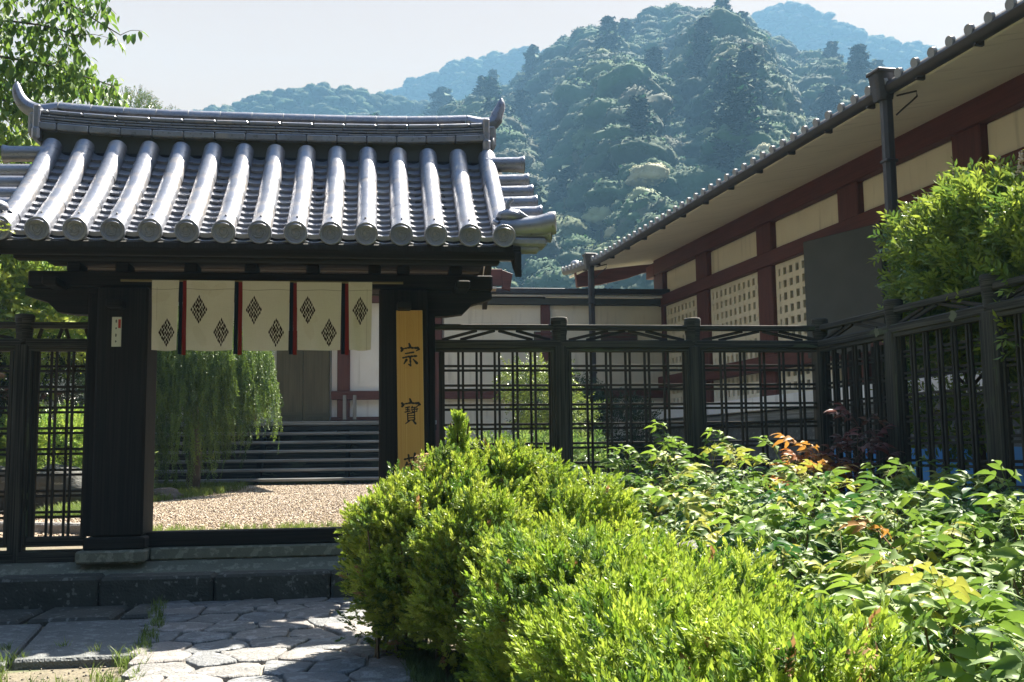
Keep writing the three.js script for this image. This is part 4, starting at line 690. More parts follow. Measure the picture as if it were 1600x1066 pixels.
// ---------------------------------------------------------------- clipped hedge and bushes by the path
{
  const shoots = [shoot(1, 0.045, 12, 0.024, 0.0115, 1.0), shoot(2, 0.035, 10, 0.023, 0.011, 1.1), shoot(3, 0.07, 15, 0.025, 0.011, 0.85)];
  // mass: list of ellipsoid mounds; shoots stand on the shell and fill it inwards
  function bush(name, label, base, mounds, n, seed, lo, hi, opt = {}) {
    const r = rng(seed), t = thing(name, label, opt.cat || 'bush', base), lists = shoots.map(() => []), d = V(), q = new THREE.Quaternion(), up = V(0, 1, 0);
    const vol = mounds.map((m) => m[3] * m[5] + (m[3] + m[5]) * m[4]), tot = vol.reduce((a, b) => a + b, 0);
    // sprigs: little bunches of shoots standing in and out of the mound, with gaps that show the twigs inside
    mounds.forEach((m, mi) => {
      const [cx, cy, cz, a, b, c] = m, nb = n * vol[mi] / tot / 13;
      for (let i = 0; i < nb; i++) {
        d.set(r() * 2 - 1, r() * 1.5 - 0.5, r() * 2 - 1); if (d.lengthSq() < 0.01) continue; d.normalize();
        const e = opt.box ? 1 / Math.pow(Math.abs(d.x) ** 5 + Math.abs(d.y) ** 5 + Math.abs(d.z) ** 5, 1 / 5) : 1;
        const inner = r() < 0.3, k = e * (inner ? 0.62 + 0.28 * r() : 0.84 + 0.2 * r() + (r() < 0.06 ? 0.12 * r() : 0)) * (1 + 0.3 * noise.noise(cx + d.x * 2.2, d.y * 2.2 + cz, d.z * 2.2) + 0.24 * noise.noise(d.x * 5 + cx, d.y * 5, d.z * 5 + cz));
        const o = V(cx + d.x * a * k, cy + d.y * b * k, cz + d.z * c * k); if (o.y < base[1] + 0.03) continue;
        const axis = V(d.x / a, d.y / b, d.z / c).normalize().multiplyScalar(0.75).add(V(r() - 0.5, 0.7, r() - 0.5)).normalize();
        const tone = C(r, lo, hi), old = r() < 0.2, w = rr(r, 0.035, 0.07), ns = 9 + Math.floor(r() * 9);
        for (let q2 = 0; q2 < ns; q2++) {
          const f = V(r() - 0.5, r() - 0.5, r() - 0.5).multiplyScalar(2 * w), dir = axis.clone().addScaledVector(f, 9).add(V(r() - 0.5, r() - 0.5, r() - 0.5).multiplyScalar(0.8)).normalize();
          q.setFromUnitVectors(up, dir).multiply(new THREE.Quaternion().setFromAxisAngle(up, r() * 6.28));
          const v = Math.floor(r() * 3), s = rr(r, 0.7, 1.25) * (opt.s || 1), cc = tone.clone().multiplyScalar(rr(r, 0.8, 1.15)); if (old) cc.multiply(lin(0.35, 0.48, 0.7)); if (r() < 0.012) cc.setRGB(0.3, 0.17, 0.07);
          lists[v].push({ p: [o.x + f.x, o.y + f.y, o.z + f.z], q: q.clone(), s, c: cc });
        }
      }
    });
    lists.forEach((l, i) => scatter('foliage', shoots[i], M.leaf, l, t));
    const br = []; for (let i = 0; i < 22; i++) { const m = mounds[Math.floor(r() * mounds.length)], x = m[0] + rr(r, -0.6, 0.6) * m[3], z = m[2] + rr(r, -0.7, 0.7) * m[5]; br.push(tube([[x, base[1] - 0.02, z], [x + rr(r, -0.08, 0.08), (base[1] + m[1]) / 2, z + rr(r, -0.08, 0.08)], [x + rr(r, -0.2, 0.2), m[1] + m[4] * 0.55, z + rr(r, -0.2, 0.2)]], 0.01, 5, 4, 0.004)); }
    part('branches', br, M.stem, t);
    const core = mounds.map((m) => { const g = new THREE.IcosahedronGeometry(1, 3), p = g.attributes.position; for (let i = 0; i < p.count; i++) { const k = 0.58 * (1 + 0.15 * noise.noise(p.getX(i) * 3 + m[0], p.getY(i) * 3, p.getZ(i) * 3)); p.setXYZ(i, m[0] + p.getX(i) * m[3] * k, Math.max(base[1], m[1] + p.getY(i) * m[4] * k), m[2] + p.getZ(i) * m[5] * k); } g.computeVertexNormals(); return g; });
    part('inner_twigs', core, M.twigs, t);
    return t;
  }
  M.twigs = std({ map: tex(256, (u, v) => mixc([0.05, 0.06, 0.025], [0.13, 0.1, 0.05], fb(u, v, 30, 30, 321, 3)), 1), roughness: 1 });
  const YG0 = [0.2, 0.32, 0.025], YG1 = [0.41, 0.5, 0.065];
  bush('clipped_hedge', 'low clipped yellow-green hedge beside the path, nearest the camera', [1.95, -0.29, 5.9], [[1.9, -0.1, 6.95, 0.32, 0.32, 0.6], [1.95, -0.09, 6.15, 0.38, 0.33, 0.75], [1.98, -0.07, 5.2, 0.44, 0.35, 0.8], [1.92, -0.02, 4.3, 0.45, 0.38, 0.75], [2.05, 0.0, 6.4, 0.22, 0.3, 0.35], [1.85, 0.0, 5.6, 0.26, 0.33, 0.3], [2.2, 0.02, 5.2, 0.25, 0.33, 0.3], [1.8, 0.02, 4.7, 0.25, 0.38, 0.3]], 54000, 51, YG0, YG1, { cat: 'hedge', box: true });
  bush('azalea_bush', 'loose bright green bush bulging over the middle of the hedge', [1.75, -0.29, 3.0], [[1.93, -0.03, 3.85, 0.42, 0.38, 0.6], [2.05, 0.1, 3.15, 0.42, 0.48, 0.5], [1.75, 0.03, 3.6, 0.2, 0.36, 0.3], [2.2, 0.2, 3.3, 0.22, 0.34, 0.3]], 30000, 52, [0.21, 0.32, 0.025], [0.41, 0.49, 0.06]);
  bush('azalea_bush', 'tallest loose sunlit bush in front of the name board', [1.4, -0.33, 2.9], [[1.27, 0.16, 3.0, 0.34, 0.54, 0.45], [1.6, 0.27, 2.85, 0.36, 0.5, 0.45], [1.06, 0.22, 3.05, 0.2, 0.38, 0.35], [1.85, 0.22, 2.9, 0.33, 0.48, 0.45], [0.96, 0.36, 3.05, 0.1, 0.16, 0.18], [1.4, 0.57, 2.9, 0.16, 0.2, 0.2], [1.72, 0.6, 2.85, 0.2, 0.22, 0.22], [1.5, 0.15, 3.5, 0.3, 0.4, 0.3]], 40000, 53, [0.22, 0.33, 0.025], [0.43, 0.49, 0.07]);
  { // a few long shoots that stand out of the tall bush
    const t = thing('sprouting_branch', 'upright leafy branch rising above the tallest bush beside the name board', 'branch', [1.46, 0.6, 2.8]), r = rng(8), l = [];
    for (let i = 0; i < 260; i++) { const h = r(), a = r() * 6.28, d = 0.11 * (1 - h * 0.75) * Math.sqrt(r()); l.push({ p: [1.46 + d * Math.cos(a), 0.66 + 0.38 * h, 2.8 + d * Math.sin(a)], e: [rr(r, -0.5, 0.5), a, rr(r, -0.5, 0.5)], s: rr(r, 0.8, 1.25), c: C(r, YG0, YG1) }); }
    scatter('foliage', shoots[0], M.leaf, l, t); part('stem', [0, 1, 2, 3].map((k) => tube([[1.46, 0.5, 2.8], [1.44 + k * 0.015, 0.78, 2.8], [1.41 + k * 0.035, 1.02, 2.78 + k * 0.02]], 0.005, 5, 4)), M.stem, t);
  }
  { // dry flower heads left on the bushes
    const pl = leafGeo(0.028, 0.009, { n: 2, curl: 1.2 });
    [[1.1, 0.3, 3.42, 'brown withered flower cluster hanging on the left flank of the tall bush'], [1.16, 0.18, 3.45, 'pale withered flower cluster lowest on the left flank of the tall bush'], [1.22, 0.8, 3.1, 'pinkish faded flower cluster near the top of the tall bush'], [1.95, 0.36, 6.6, 'peach faded flower in the near hedge, left of two at the bottom edge'], [2.1, 0.36, 6.65, 'peach faded flower in the near hedge, right of two at the bottom edge']].forEach(([x, y, z, lb], i) => {
      const r = rng(60 + i), g = []; for (let k = 0; k < 22; k++) g.push(turned(pl, r() * 6.28, rr(r, 0.8, 2.6), V(rr(r, -0.03, 0.03), rr(r, -0.06, 0.04), rr(r, -0.03, 0.03)), r() * 6, 0.7 + 0.6 * r()).translate(x, y, z));
      const m = part('withered_flower', mergeGeometries(g.map((q) => q.toNonIndexed())), leafMat({ color: i === 0 ? lin(0.18, 0.09, 0.05) : lin(0.5, 0.32, 0.2), clearcoat: 0 }, 0.4)); tag(m, lb, 'flower', 'withered flowers on the hedge');
    });
  }
}
// ---------------------------------------------------------------- tree peonies in the bed
{
  const leafs = [0, 1, 2, 3].map((k) => { // compound leaf: stalk, three arms of three leaflets
    const r = rng(200 + k), gs = [], lf = leafGeo(0.1, 0.04, { n: 4, wide: 0.8, curl: 1.1, fold: 0.4 }), L = 0.13;
    const add = (x, y, ang, s) => gs.push(lf.clone().rotateY(rr(r, -0.35, 0.35)).rotateX(rr(r, -0.35, 0.1)).scale(s, s, s).rotateZ(ang + rr(r, -0.12, 0.12)).translate(x, y, -0.02 - 0.25 * (y - 0.1) ** 2));
    for (const [a, l, n] of [[0, 0.1, 3], [0.95, 0.075, 3], [-0.95, 0.075, 3]]) { const bx = 0, by = L, ex = -Math.sin(a) * l, ey = L + Math.cos(a) * l; gs.push(new THREE.CylinderGeometry(0.0014, 0.0018, l, 3, 1, true).translate(0, l / 2, 0).rotateZ(a).translate(bx, by, -0.02)); add(ex, ey, a, rr(r, 0.95, 1.2)); add(ex * 0.72, L + (ey - L) * 0.72, a + 0.85, rr(r, 0.75, 1)); add(ex * 0.72, L + (ey - L) * 0.72, a - 0.85, rr(r, 0.75, 1)); }
    gs.push(new THREE.CylinderGeometry(0.0018, 0.0026, L, 4, 1, true).translate(0, L / 2, -0.01));
    return mergeGeometries(gs.map((g) => g.index ? g.toNonIndexed() : g));
  });
  const mk = (lo, hi, n, s) => { const r = rng(s), a = []; for (let i = 0; i < n; i++) { const c = C(r, lo, hi); a.push(leafMat({ color: c, clearcoat: 0.3, clearcoatRoughness: 0.4 }, 0.45)); } return a; };
  const GR = mk([0.035, 0.1, 0.025], [0.2, 0.3, 0.04], 9, 1), OR = mk([0.36, 0.22, 0.04], [0.42, 0.12, 0.035], 3, 2), PU = mk([0.16, 0.05, 0.045], [0.10, 0.06, 0.05], 3, 3), YL = mk([0.28, 0.32, 0.05], [0.33, 0.33, 0.06], 2, 4);
  const P = [ // x, z, height, spread, kind, label
    [2.45, 0.75, 1.08, 0.3, 'g', 'dark glossy peony with arching leaves just right of the tall bush'],
    [2.95, 0.95, 1.12, 0.34, 'g', 'peony between the tall bush and the highest peony of the bed'],
    [3.35, 0.75, 1.34, 0.36, 'g', 'highest green peony of the bed, under the second fence post'],
    [3.8, 0.8, 1.3, 0.36, 'y', 'yellow-tinged peony right of the highest one, against the fence'],
    [4.2, 1.0, 1.15, 0.34, 'g', 'green peony against the fence, left of the orange one'],
    [4.3, 1.35, 1.2, 0.3, 'o', 'peony with orange and copper upper leaves'],
    [4.75, 1.25, 1.42, 0.28, 'p', 'peony with purple-red leaves by the fence corner'],
    [5.0, 1.75, 1.0, 0.34, 'g', 'shaded green peony in front of the blue sheet, left'],
    [4.95, 2.35, 0.98, 0.34, 'g', 'shaded green peony in front of the blue sheet, right'],
    [2.55, 1.6, 1.0, 0.36, 'g', 'peony right of the tall bush, second row from the fence, leftmost'],
    [3.1, 1.7, 1.08, 0.38, 'y', 'light green peony in front of the highest peony'],
    [3.65, 1.6, 1.1, 0.36, 'g', 'broad peony in front of the yellow-tinged one'],
    [4.1, 1.95, 0.98, 0.34, 'y', 'yellowish peony in front of the orange one'],
    [4.55, 2.2, 0.98, 0.36, 'g', 'peony right of the yellowish one, in full sun'],
    [2.65, 2.5, 0.9, 0.36, 'g', 'low peony behind the bulging middle bush'],
    [3.2, 2.6, 0.95, 0.38, 'g', 'peony in the middle of the bed over a dark gap'],
    [3.75, 2.6, 0.98, 0.38, 'g', 'peony in the middle of the bed with tall straight stems'],
    [4.3, 2.9, 0.98, 0.38, 'g', 'peony right of the bed middle, near the return fence'],
    [4.7, 3.2, 0.95, 0.38, 'g', 'peony at the right edge beside the return fence'],
    [2.7, 3.3, 0.86, 0.36, 'y', 'light peony touching the hedge, third from the fence'],
    [3.25, 3.5, 0.9, 0.4, 'g', 'peony left of the bare stems near the bed centre'],
    [3.8, 3.6, 0.92, 0.4, 'g', 'peony with large flat bluish leaves at the right'],
    [4.3, 3.9, 0.95, 0.4, 'g', 'peony at the right edge, pale upright shoots on top'],
    [2.75, 4.25, 0.8, 0.38, 'g', 'peony overlapping the near hedge from behind'],
    [3.3, 4.5, 0.85, 0.4, 'r', 'peony with rust-edged long leaves above the near hedge'],
    [3.8, 4.7, 0.88, 0.4, 'g', 'near peony at the right edge with drooping grey-green leaves'],
    [2.95, 5.3, 0.72, 0.36, 'r', 'nearest peony, yellow leaves edged red, right of the hedge'],
    [3.35, 5.6, 0.78, 0.36, 'g', 'peony at the right edge behind the nearest two of the bottom corner'],
    [2.72, 5.95, 0.72, 0.34, 'g', 'peony spreading over the right flank of the near hedge'],
    [3.15, 6.25, 0.74, 0.34, 'g', 'dark peony with bare stems in the bottom right corner'],
    [2.62, 6.6, 0.62, 0.3, 'g', 'lowest peony at the bottom edge, right end of the hedge'],
  ];
  P.forEach(([x, z, h, sp, kind, lb], pi) => {
    const r = rng(500 + pi), g0 = groundY(x, z), t = thing('peony_plant', lb, 'peony', [x, g0, z]), stems = [];
    const ns = 7; let nl = 0;
    for (let s = 0; s < ns; s++) {
      const a = s / ns * 6.28 + r(), d = sp * (s ? 0.25 + 0.45 * r() : 0.05), H = h * (s ? 0.74 + 0.24 * r() : 1) - 0.06, tx = x + Math.cos(a) * d, tz = z + Math.sin(a) * d;
      stems.push(tube([[x + Math.cos(a) * 0.05, g0 - 0.02, z + Math.sin(a) * 0.05], [x + Math.cos(a) * d * 0.5, g0 + H * 0.5, z + Math.sin(a) * d * 0.5], [tx, g0 + H * 0.98, tz]], 0.008, 6, 5, 0.004));
      const n = 8;
      for (let k = 0; k < n; k++) {
        const u = k / (n - 1), yy = g0 + H * (0.36 + 0.63 * u), f = 0.36 + 0.63 * u, az = k * 2.4 + r() * 0.9 + a, el = 1.52 - 0.75 * u + rr(r, -0.22, 0.22);
        const top = u > 0.55;
        const pal = kind === 'o' ? (top ? OR : GR) : kind === 'p' ? (u > 0.3 ? PU : GR) : kind === 'y' ? (r() < 0.45 ? YL : GR) : kind === 'r' ? (r() < 0.05 ? OR : r() < 0.3 ? YL : GR) : r() < 0.07 ? YL : GR;
        const m = finish(new THREE.Mesh(leafs[Math.floor(r() * 4)], pal[Math.floor(r() * pal.length)])); m.name = numbered('leaf');
        m.position.set(x + (tx - x) * f - x, yy - g0, z + (tz - z) * f - z);
        m.quaternion.setFromEuler(new THREE.Euler(0, az, 0)).multiply(new THREE.Quaternion().setFromEuler(new THREE.Euler(el, 0, 0))).multiply(new THREE.Quaternion().setFromEuler(new THREE.Euler(0, rr(r, -0.4, 0.4) + Math.PI, 0)));
        const s2 = rr(r, 0.8, 1.15) * (0.95 + 0.25 * (1 - u)); m.scale.setScalar(s2); t.add(m); nl++;
      }
    }
    part('stems', stems, M.stem, t);
  });
}
// ---------------------------------------------------------------- trees and shrubs behind
function foliageOn(t, clusters, geos, mat, seed, cols, o = {}) {
  const r = rng(seed), L = geos.map(() => []), d = V(), q = new THREE.Quaternion(), up = V(0, 1, 0);
  for (const [cx, cy, cz, a, b, c, n] of clusters) for (let i = 0; i < n; i++) {
    d.set(r() - 0.5, r() - 0.5, r() - 0.5).normalize(); const k = (r() < 0.7 ? 0.8 + 0.25 * r() : 0.35 + 0.5 * r()) * (1 + 0.28 * noise.noise(cx + d.x * 2.5, cy + d.y * 2.5, cz + d.z * 2.5));
    const p = [cx + d.x * a * k, cy + d.y * b * k, cz + d.z * c * k];
    const dir = d.clone().add(V(0, o.lift ?? 0.2, 0)).add(V(r() - 0.5, r() - 0.5, r() - 0.5).multiplyScalar(1.4)).normalize();
    q.setFromUnitVectors(up, dir).multiply(new THREE.Quaternion().setFromAxisAngle(up, r() * 6.28));
    const g = Math.floor(r() * geos.length), s = rr(r, 0.75, 1.25) * (o.s || 1); L[g].push({ p, q: q.clone(), s, c: C(r, cols[0], cols[1]) });
  }
  L.forEach((l, i) => scatter('foliage', geos[i], mat, l, t));
}
function limbs(base, ends, r0) { const gs = []; ends.forEach(([x, y, z], i) => gs.push(tube([base, [base[0] + (x - base[0]) * 0.3 + 0.1 * (i % 3 - 1), base[1] + (y - base[1]) * 0.5, base[2] + (z - base[2]) * 0.25], [x, y, z]], r0 * (i ? 0.55 : 1), 8, 7, r0 * 0.12))); return gs; }
{
  // cherry overhanging at the upper left
  const r = rng(900), t = thing('cherry_tree', 'cherry tree reaching in from the upper left, long leaves hanging over the roof ridge', 'tree', [-5.2, 0, -2.4]);
  part('trunk', tube([[-5.2, -0.1, -2.4], [-5.15, 1.6, -2.4], [-4.9, 3.2, -2.3], [-4.5, 4.4, -2.2]], 0.17, 10, 9, 0.09), M.bark, t);
  const tw = [[[-4.5, 4.4, -2.2], [-3.6, 5.0, -2.0], [-2.6, 4.95, -1.9], [-1.78, 4.72, -1.9]], [[-4.5, 4.4, -2.2], [-3.8, 5.5, -2.1], [-2.7, 5.8, -2.0], [-1.75, 5.32, -2.0]], [[-4.5, 4.4, -2.2], [-3.6, 4.6, -2.0], [-2.7, 4.5, -1.9], [-2.15, 4.35, -1.9]], [[-4.5, 4.4, -2.2], [-3.8, 5.9, -2.2], [-2.9, 6.15, -2.1], [-2.0, 5.75, -2.0]], [[-4.5, 4.4, -2.2], [-3.5, 5.3, -1.9], [-2.5, 5.35, -1.9], [-2.1, 5.2, -1.8]], [[-4.5, 4.4, -2.2], [-3.5, 4.3, -2.1], [-2.9, 4.05, -2.0], [-2.55, 3.75, -1.9]], [[-4.5, 4.4, -2.2], [-4.2, 5.8, -2], [-3.4, 6.4, -2], [-2.5, 6.3, -2]]];
  part('branches', tw.map((p) => tube(p, 0.03, 12, 6, 0.006)), M.bark, t);
  const lg = [0, 1, 2].map((k) => leafGeo(0.118, 0.05, { n: 5, wide: 0.85, curl: 0.35 + 0.2 * k, fold: 0.3 })), mats = [[0.07, 0.15, 0.025], [0.11, 0.2, 0.03], [0.17, 0.27, 0.045], [0.055, 0.12, 0.03], [0.4, 0.28, 0.03]].map((c) => leafMat({ color: lin(...c), clearcoat: 0.6 }, 0.5));
  const tips = [];
  tw.forEach((p, ti) => { const c = new THREE.CatmullRomCurve3(p.map((q) => V(...q))); for (let k = 0; k < 16; k++) { const a = c.getPoint(0.3 + 0.7 * k / 15), e = a.clone().add(V(rr(r, -0.1, 0.3), rr(r, -0.34, 0.18), rr(r, -0.35, 0.35))); tips.push([a, e]); } });
  part('twigs', tips.map(([a, e]) => tube([a.toArray(), a.clone().lerp(e, 0.5).add(V(0, 0.03, 0)).toArray(), e.toArray()], 0.005, 4, 4, 0.002)), M.bark, t);
  let n = 0; const rest = [];
  const leafAt = (p, big) => { const yaw = r() * 6.28, el = rr(r, 1.9, 2.9), mi = r() < 0.04 ? 4 : Math.floor(r() * 4), s = rr(r, 0.75, 1.15); if (big && n < 296) { n++; const m = finish(new THREE.Mesh(lg[Math.floor(r() * 3)], mats[mi])); m.name = numbered('leaf'); m.position.set(p.x + 5.2, p.y, p.z + 2.4); m.quaternion.setFromEuler(new THREE.Euler(0, yaw, 0)).multiply(new THREE.Quaternion().setFromEuler(new THREE.Euler(el, 0, 0))).multiply(new THREE.Quaternion().setFromEuler(new THREE.Euler(0, Math.PI + rr(r, -0.5, 0.5), 0))); m.scale.setScalar(s); t.add(m); } else rest.push({ p: [p.x, p.y, p.z], q: new THREE.Quaternion().setFromEuler(new THREE.Euler(0, yaw, 0)).multiply(new THREE.Quaternion().setFromEuler(new THREE.Euler(el, 0, 0))).multiply(new THREE.Quaternion().setFromEuler(new THREE.Euler(0, Math.PI, 0))), s, c: C(r, [0.06, 0.13, 0.025], [0.18, 0.28, 0.045]) }); };
  tips.forEach(([a, e]) => { for (let k = 0; k < 9; k++) { const p = a.clone().lerp(e, 0.15 + 0.85 * k / 8).add(V(rr(r, -0.03, 0.03), 0, rr(r, -0.03, 0.03))); leafAt(p, p.x > -3.0 && p.y < 5.9); } });
  for (const [cx, cy, q] of [[-2.8, 5.05, 0.42], [-2.6, 4.62, 0.34], [-2.95, 4.4, 0.34], [-2.3, 4.72, 0.26], [-2.75, 5.5, 0.36], [-2.3, 5.5, 0.2], [-3.1, 4.75, 0.4], [-2.45, 5.15, 0.2], [-3.1, 5.5, 0.4], [-2.95, 4.05, 0.3], [-3.1, 3.75, 0.35], [-2.62, 4.9, 0.3], [-2.75, 4.25, 0.25], [-2.2, 4.85, 0.18], [-2.5, 5.75, 0.22], [-2.15, 4.72, 0.2], [-1.95, 4.68, 0.13], [-2.2, 4.98, 0.16], [-2.05, 5.6, 0.14], [-1.78, 4.74, 0.1]]) for (let i = 0; i < 330 * q; i++) { const a = r() * 6.28, d = q * Math.sqrt(r()); leafAt(V(cx + d * Math.cos(a), cy + d * Math.sin(a), -2 + rr(r, -0.4, 0.4)), false); }
  for (let i = 0; i < 1700; i++) { const x = rr(r, -5.2, -2.25), y = rr(r, 3.6, 6.8); if (noise.noise(x * 1.9, y * 1.9, 5) < -0.2 || r() < 0.85 * sstep(x, -2.9, -2.2) || (x > -2.9 && y < 4.3)) continue; leafAt(V(x, y, rr(r, -3.2, -1.5)), false); }
  scatter('foliage', lg[0], M.leaf, rest, t);
}
{ // maple twig at the left edge, in front of the eave
  const t = thing('maple_tree', 'maple whose lit yellow-green leaves cross the eave at the left edge', 'tree', [-3.4, -0.3, 1.3]), r = rng(910);
  part('trunk', tube([[-3.4, -0.35, 1.3], [-3.35, 1.2, 1.3], [-3.2, 2.3, 1.25], [-2.7, 2.75, 1.15]], 0.08, 8, 7, 0.025), M.bark, t);
  part('branches', [tube([[-2.9, 2.6, 1.2], [-2.3, 2.55, 1.36], [-1.85, 2.52, 1.36], [-1.66, 2.46, 1.36]], 0.012, 8, 5, 0.003), tube([[-2.9, 2.65, 1.2], [-2.3, 2.75, 1.36], [-1.85, 2.66, 1.36]], 0.012, 8, 5, 0.003), tube([[-3.2, 2.3, 1.25], [-2.6, 2.3, 1.36], [-2.0, 2.22, 1.36]], 0.012, 8, 5, 0.003)], M.bark, t);
  const lob = leafGeo(0.055, 0.016, { n: 3, curl: 0.3 }), star = mergeGeometries([-1.5, -0.8, 0, 0.8, 1.5].map((a) => lob.clone().scale(1, 1 - 0.25 * Math.abs(a) / 1.5, 1).rotateZ(a).toNonIndexed())), L = [];
  for (let i = 0; i < 170; i++) { const u = r(), b = Math.floor(r() * 3), x = [-2.6 + 0.95 * u, -2.6 + 0.78 * u, -2.8 + 0.85 * u][b]; L.push({ p: [x, [2.56 - 0.06 * u, 2.72 - 0.03 * u, 2.28 - 0.04 * u][b] + rr(r, -0.07, 0.05), 1.36 + rr(r, -0.12, 0.12)], e: [rr(r, 1.2, 2.4), r() * 6.28, rr(r, -0.4, 0.4)], s: rr(r, 0.7, 1.15), c: r() < 0.15 ? lin(0.4, 0.2, 0.04) : C(r, [0.2, 0.28, 0.03], [0.34, 0.36, 0.05]) }); }
  scatter('foliage', star, M.leaf, L, t);
}
const twig = [spray(11, 0.22, 9, 0.075, 0.032), spray(12, 0.26, 11, 0.07, 0.03), spray(13, 0.2, 9, 0.085, 0.036)], small = [spray(21, 0.2, 13, 0.035, 0.016), spray(22, 0.17, 11, 0.04, 0.018)];
function bushTree(name, label, cat, base, trunkTop, clusters, geos, seed, cols, o = {}) {
  const t = thing(name, label, cat, base); 
  part('trunk', [tube([[base[0], base[1] - 0.1, base[2]], [(base[0] + trunkTop[0]) / 2 + 0.06, (base[1] + trunkTop[1]) / 2, base[2]], trunkTop], o.r || 0.09, 8, 7, (o.r || 0.09) * 0.5), ...limbs(trunkTop, clusters.map((c) => [c[0], c[1] + c[4] * 0.3, c[2]]), (o.r || 0.09) * 0.55)], M.bark, t);
  foliageOn(t, clusters, geos, o.mat || M.leafGloss, seed, cols, o); return t;
}
bushTree('broadleaf_tree', 'glossy sunlit tree behind the left fence, under the eave', 'tree', [-5.3, 0.15, -7.5], [-5.2, 2.0, -7.5], [[-5.0, 3.5, -7.4, 1.2, 1.0, 1.2, 1500], [-4.2, 3.0, -7.2, 0.9, 0.8, 0.9, 1100], [-6.2, 3.9, -7.8, 1.3, 1.3, 1.2, 1200], [-3.7, 3.7, -7.5, 0.7, 0.7, 0.7, 700], [-4.9, 5.0, -8, 1.3, 1.0, 1, 1300]].map((q) => [...q.slice(0, 6), Math.round(q[6] * 0.32)]), [spray(14, 0.36, 9, 0.14, 0.058, { n: 3 }), spray(15, 0.4, 10, 0.13, 0.055, { n: 3 })], 920, [[0.12, 0.22, 0.035], [0.34, 0.4, 0.06]]);
bushTree('small_leaved_tree', 'fine leaved tree peeping over the left end of the ridge', 'tree', [-4.6, 0.3, -11], [-4.4, 5.2, -11], [[-4.6, 6.6, -11, 1.1, 0.75, 0.9, 1100], [-3.7, 6.85, -11, 0.85, 0.6, 0.8, 1300], [-3.1, 7.05, -10.8, 0.5, 0.3, 0.4, 420], [-3.7, 7.5, -10.9, 0.45, 0.22, 0.4, 260], [-5.6, 7, -11, 1, 1, 1, 700], [-5, 5.2, -11, 1.2, 1, 1, 700]], small, 930, [[0.05, 0.1, 0.03], [0.12, 0.17, 0.05]], { r: 0.1 });
bushTree('round_shrub', 'rounded shrub catching sun low behind the left fence, right part', 'shrub', [-3.5, 0.15, -6.4], [-3.5, 0.5, -6.4], [[-3.5, 0.95, -6.3, 0.75, 0.5, 0.6, 900], [-4.2, 0.85, -6.2, 0.6, 0.45, 0.6, 600]], twig, 940, [[0.16, 0.3, 0.045], [0.38, 0.46, 0.08]], { r: 0.04, s: 0.8 });
bushTree('round_shrub', 'rounded shrub low behind the left fence at the picture edge', 'shrub', [-5.2, 0.15, -6.0], [-5.2, 0.6, -6.0], [[-5.2, 1.05, -6.0, 0.8, 0.6, 0.7, 900]], twig, 941, [[0.1, 0.19, 0.035], [0.2, 0.28, 0.05]], { r: 0.04, s: 0.85 });
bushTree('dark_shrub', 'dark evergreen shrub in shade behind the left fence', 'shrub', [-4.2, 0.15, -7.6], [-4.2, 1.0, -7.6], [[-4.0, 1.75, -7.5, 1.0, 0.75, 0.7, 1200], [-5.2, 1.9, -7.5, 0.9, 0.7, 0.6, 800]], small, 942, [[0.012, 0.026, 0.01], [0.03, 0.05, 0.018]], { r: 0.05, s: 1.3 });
bushTree('leafy_shrub', 'pale leafed shrub just inside the gate beside the rocks', 'shrub', [-2.62, 0.15, -6.6], [-2.6, 0.4, -6.6], [[-2.58, 0.68, -6.6, 0.26, 0.34, 0.3, 260]], twig, 943, [[0.13, 0.22, 0.05], [0.24, 0.32, 0.09]], { r: 0.02, s: 0.7 });
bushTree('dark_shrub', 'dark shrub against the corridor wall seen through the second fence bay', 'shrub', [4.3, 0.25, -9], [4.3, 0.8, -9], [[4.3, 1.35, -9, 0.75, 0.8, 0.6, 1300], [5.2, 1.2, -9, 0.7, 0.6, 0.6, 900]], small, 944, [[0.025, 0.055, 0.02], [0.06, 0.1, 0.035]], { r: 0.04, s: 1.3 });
bushTree('weeping_shrub', 'arching shrub with lit tips seen through the first fence bay', 'shrub', [3.3, 0.15, -5.2], [3.3, 1.2, -5.2], [[3.3, 1.6, -5.2, 0.42, 0.55, 0.45, 520], [3.0, 1.85, -5.2, 0.3, 0.2, 0.3, 150], [3.6, 1.1, -5.1, 0.45, 0.5, 0.4, 420]], small, 945, [[0.09, 0.15, 0.03], [0.26, 0.32, 0.06]], { r: 0.03, lift: -0.8, s: 1.1 });
bushTree('low_shrub', 'low leafy shrub lit behind the foot of the first fence bay', 'shrub', [2.6, 0.1, -3.6], [2.6, 0.35, -3.6], [[2.6, 0.68, -3.6, 0.6, 0.3, 0.4, 420], [3.3, 0.7, -3.5, 0.5, 0.3, 0.4, 300]], twig, 946, [[0.1, 0.19, 0.04], [0.22, 0.3, 0.07]], { r: 0.02, s: 0.8 });
bushTree('nandina_shrub', 'tall fine leaved shrub with pale flower spikes above the right fence', 'shrub', [5.75, 0.0, 1.3], [5.72, 1.3, 1.3], [[5.74, 2.24, 1.6, 0.42, 0.62, 0.62, 2500], [5.8, 1.95, 2.4, 0.46, 0.7, 0.65, 2200], [5.7, 2.25, 1.12, 0.3, 0.45, 0.4, 800], [5.66, 2.64, 0.68, 0.16, 0.13, 0.28, 100], [5.66, 2.18, 0.78, 0.16, 0.2, 0.26, 100], [6.0, 1.85, 2.9, 0.5, 0.7, 0.6, 1100], [5.75, 1.4, 1.0, 0.25, 0.6, 0.7, 420]], [spray(31, 0.22, 13, 0.06, 0.022), spray(32, 0.19, 11, 0.062, 0.023)], 950, [[0.08, 0.16, 0.028], [0.36, 0.44, 0.06]], { r: 0.05, lift: 0.5 });
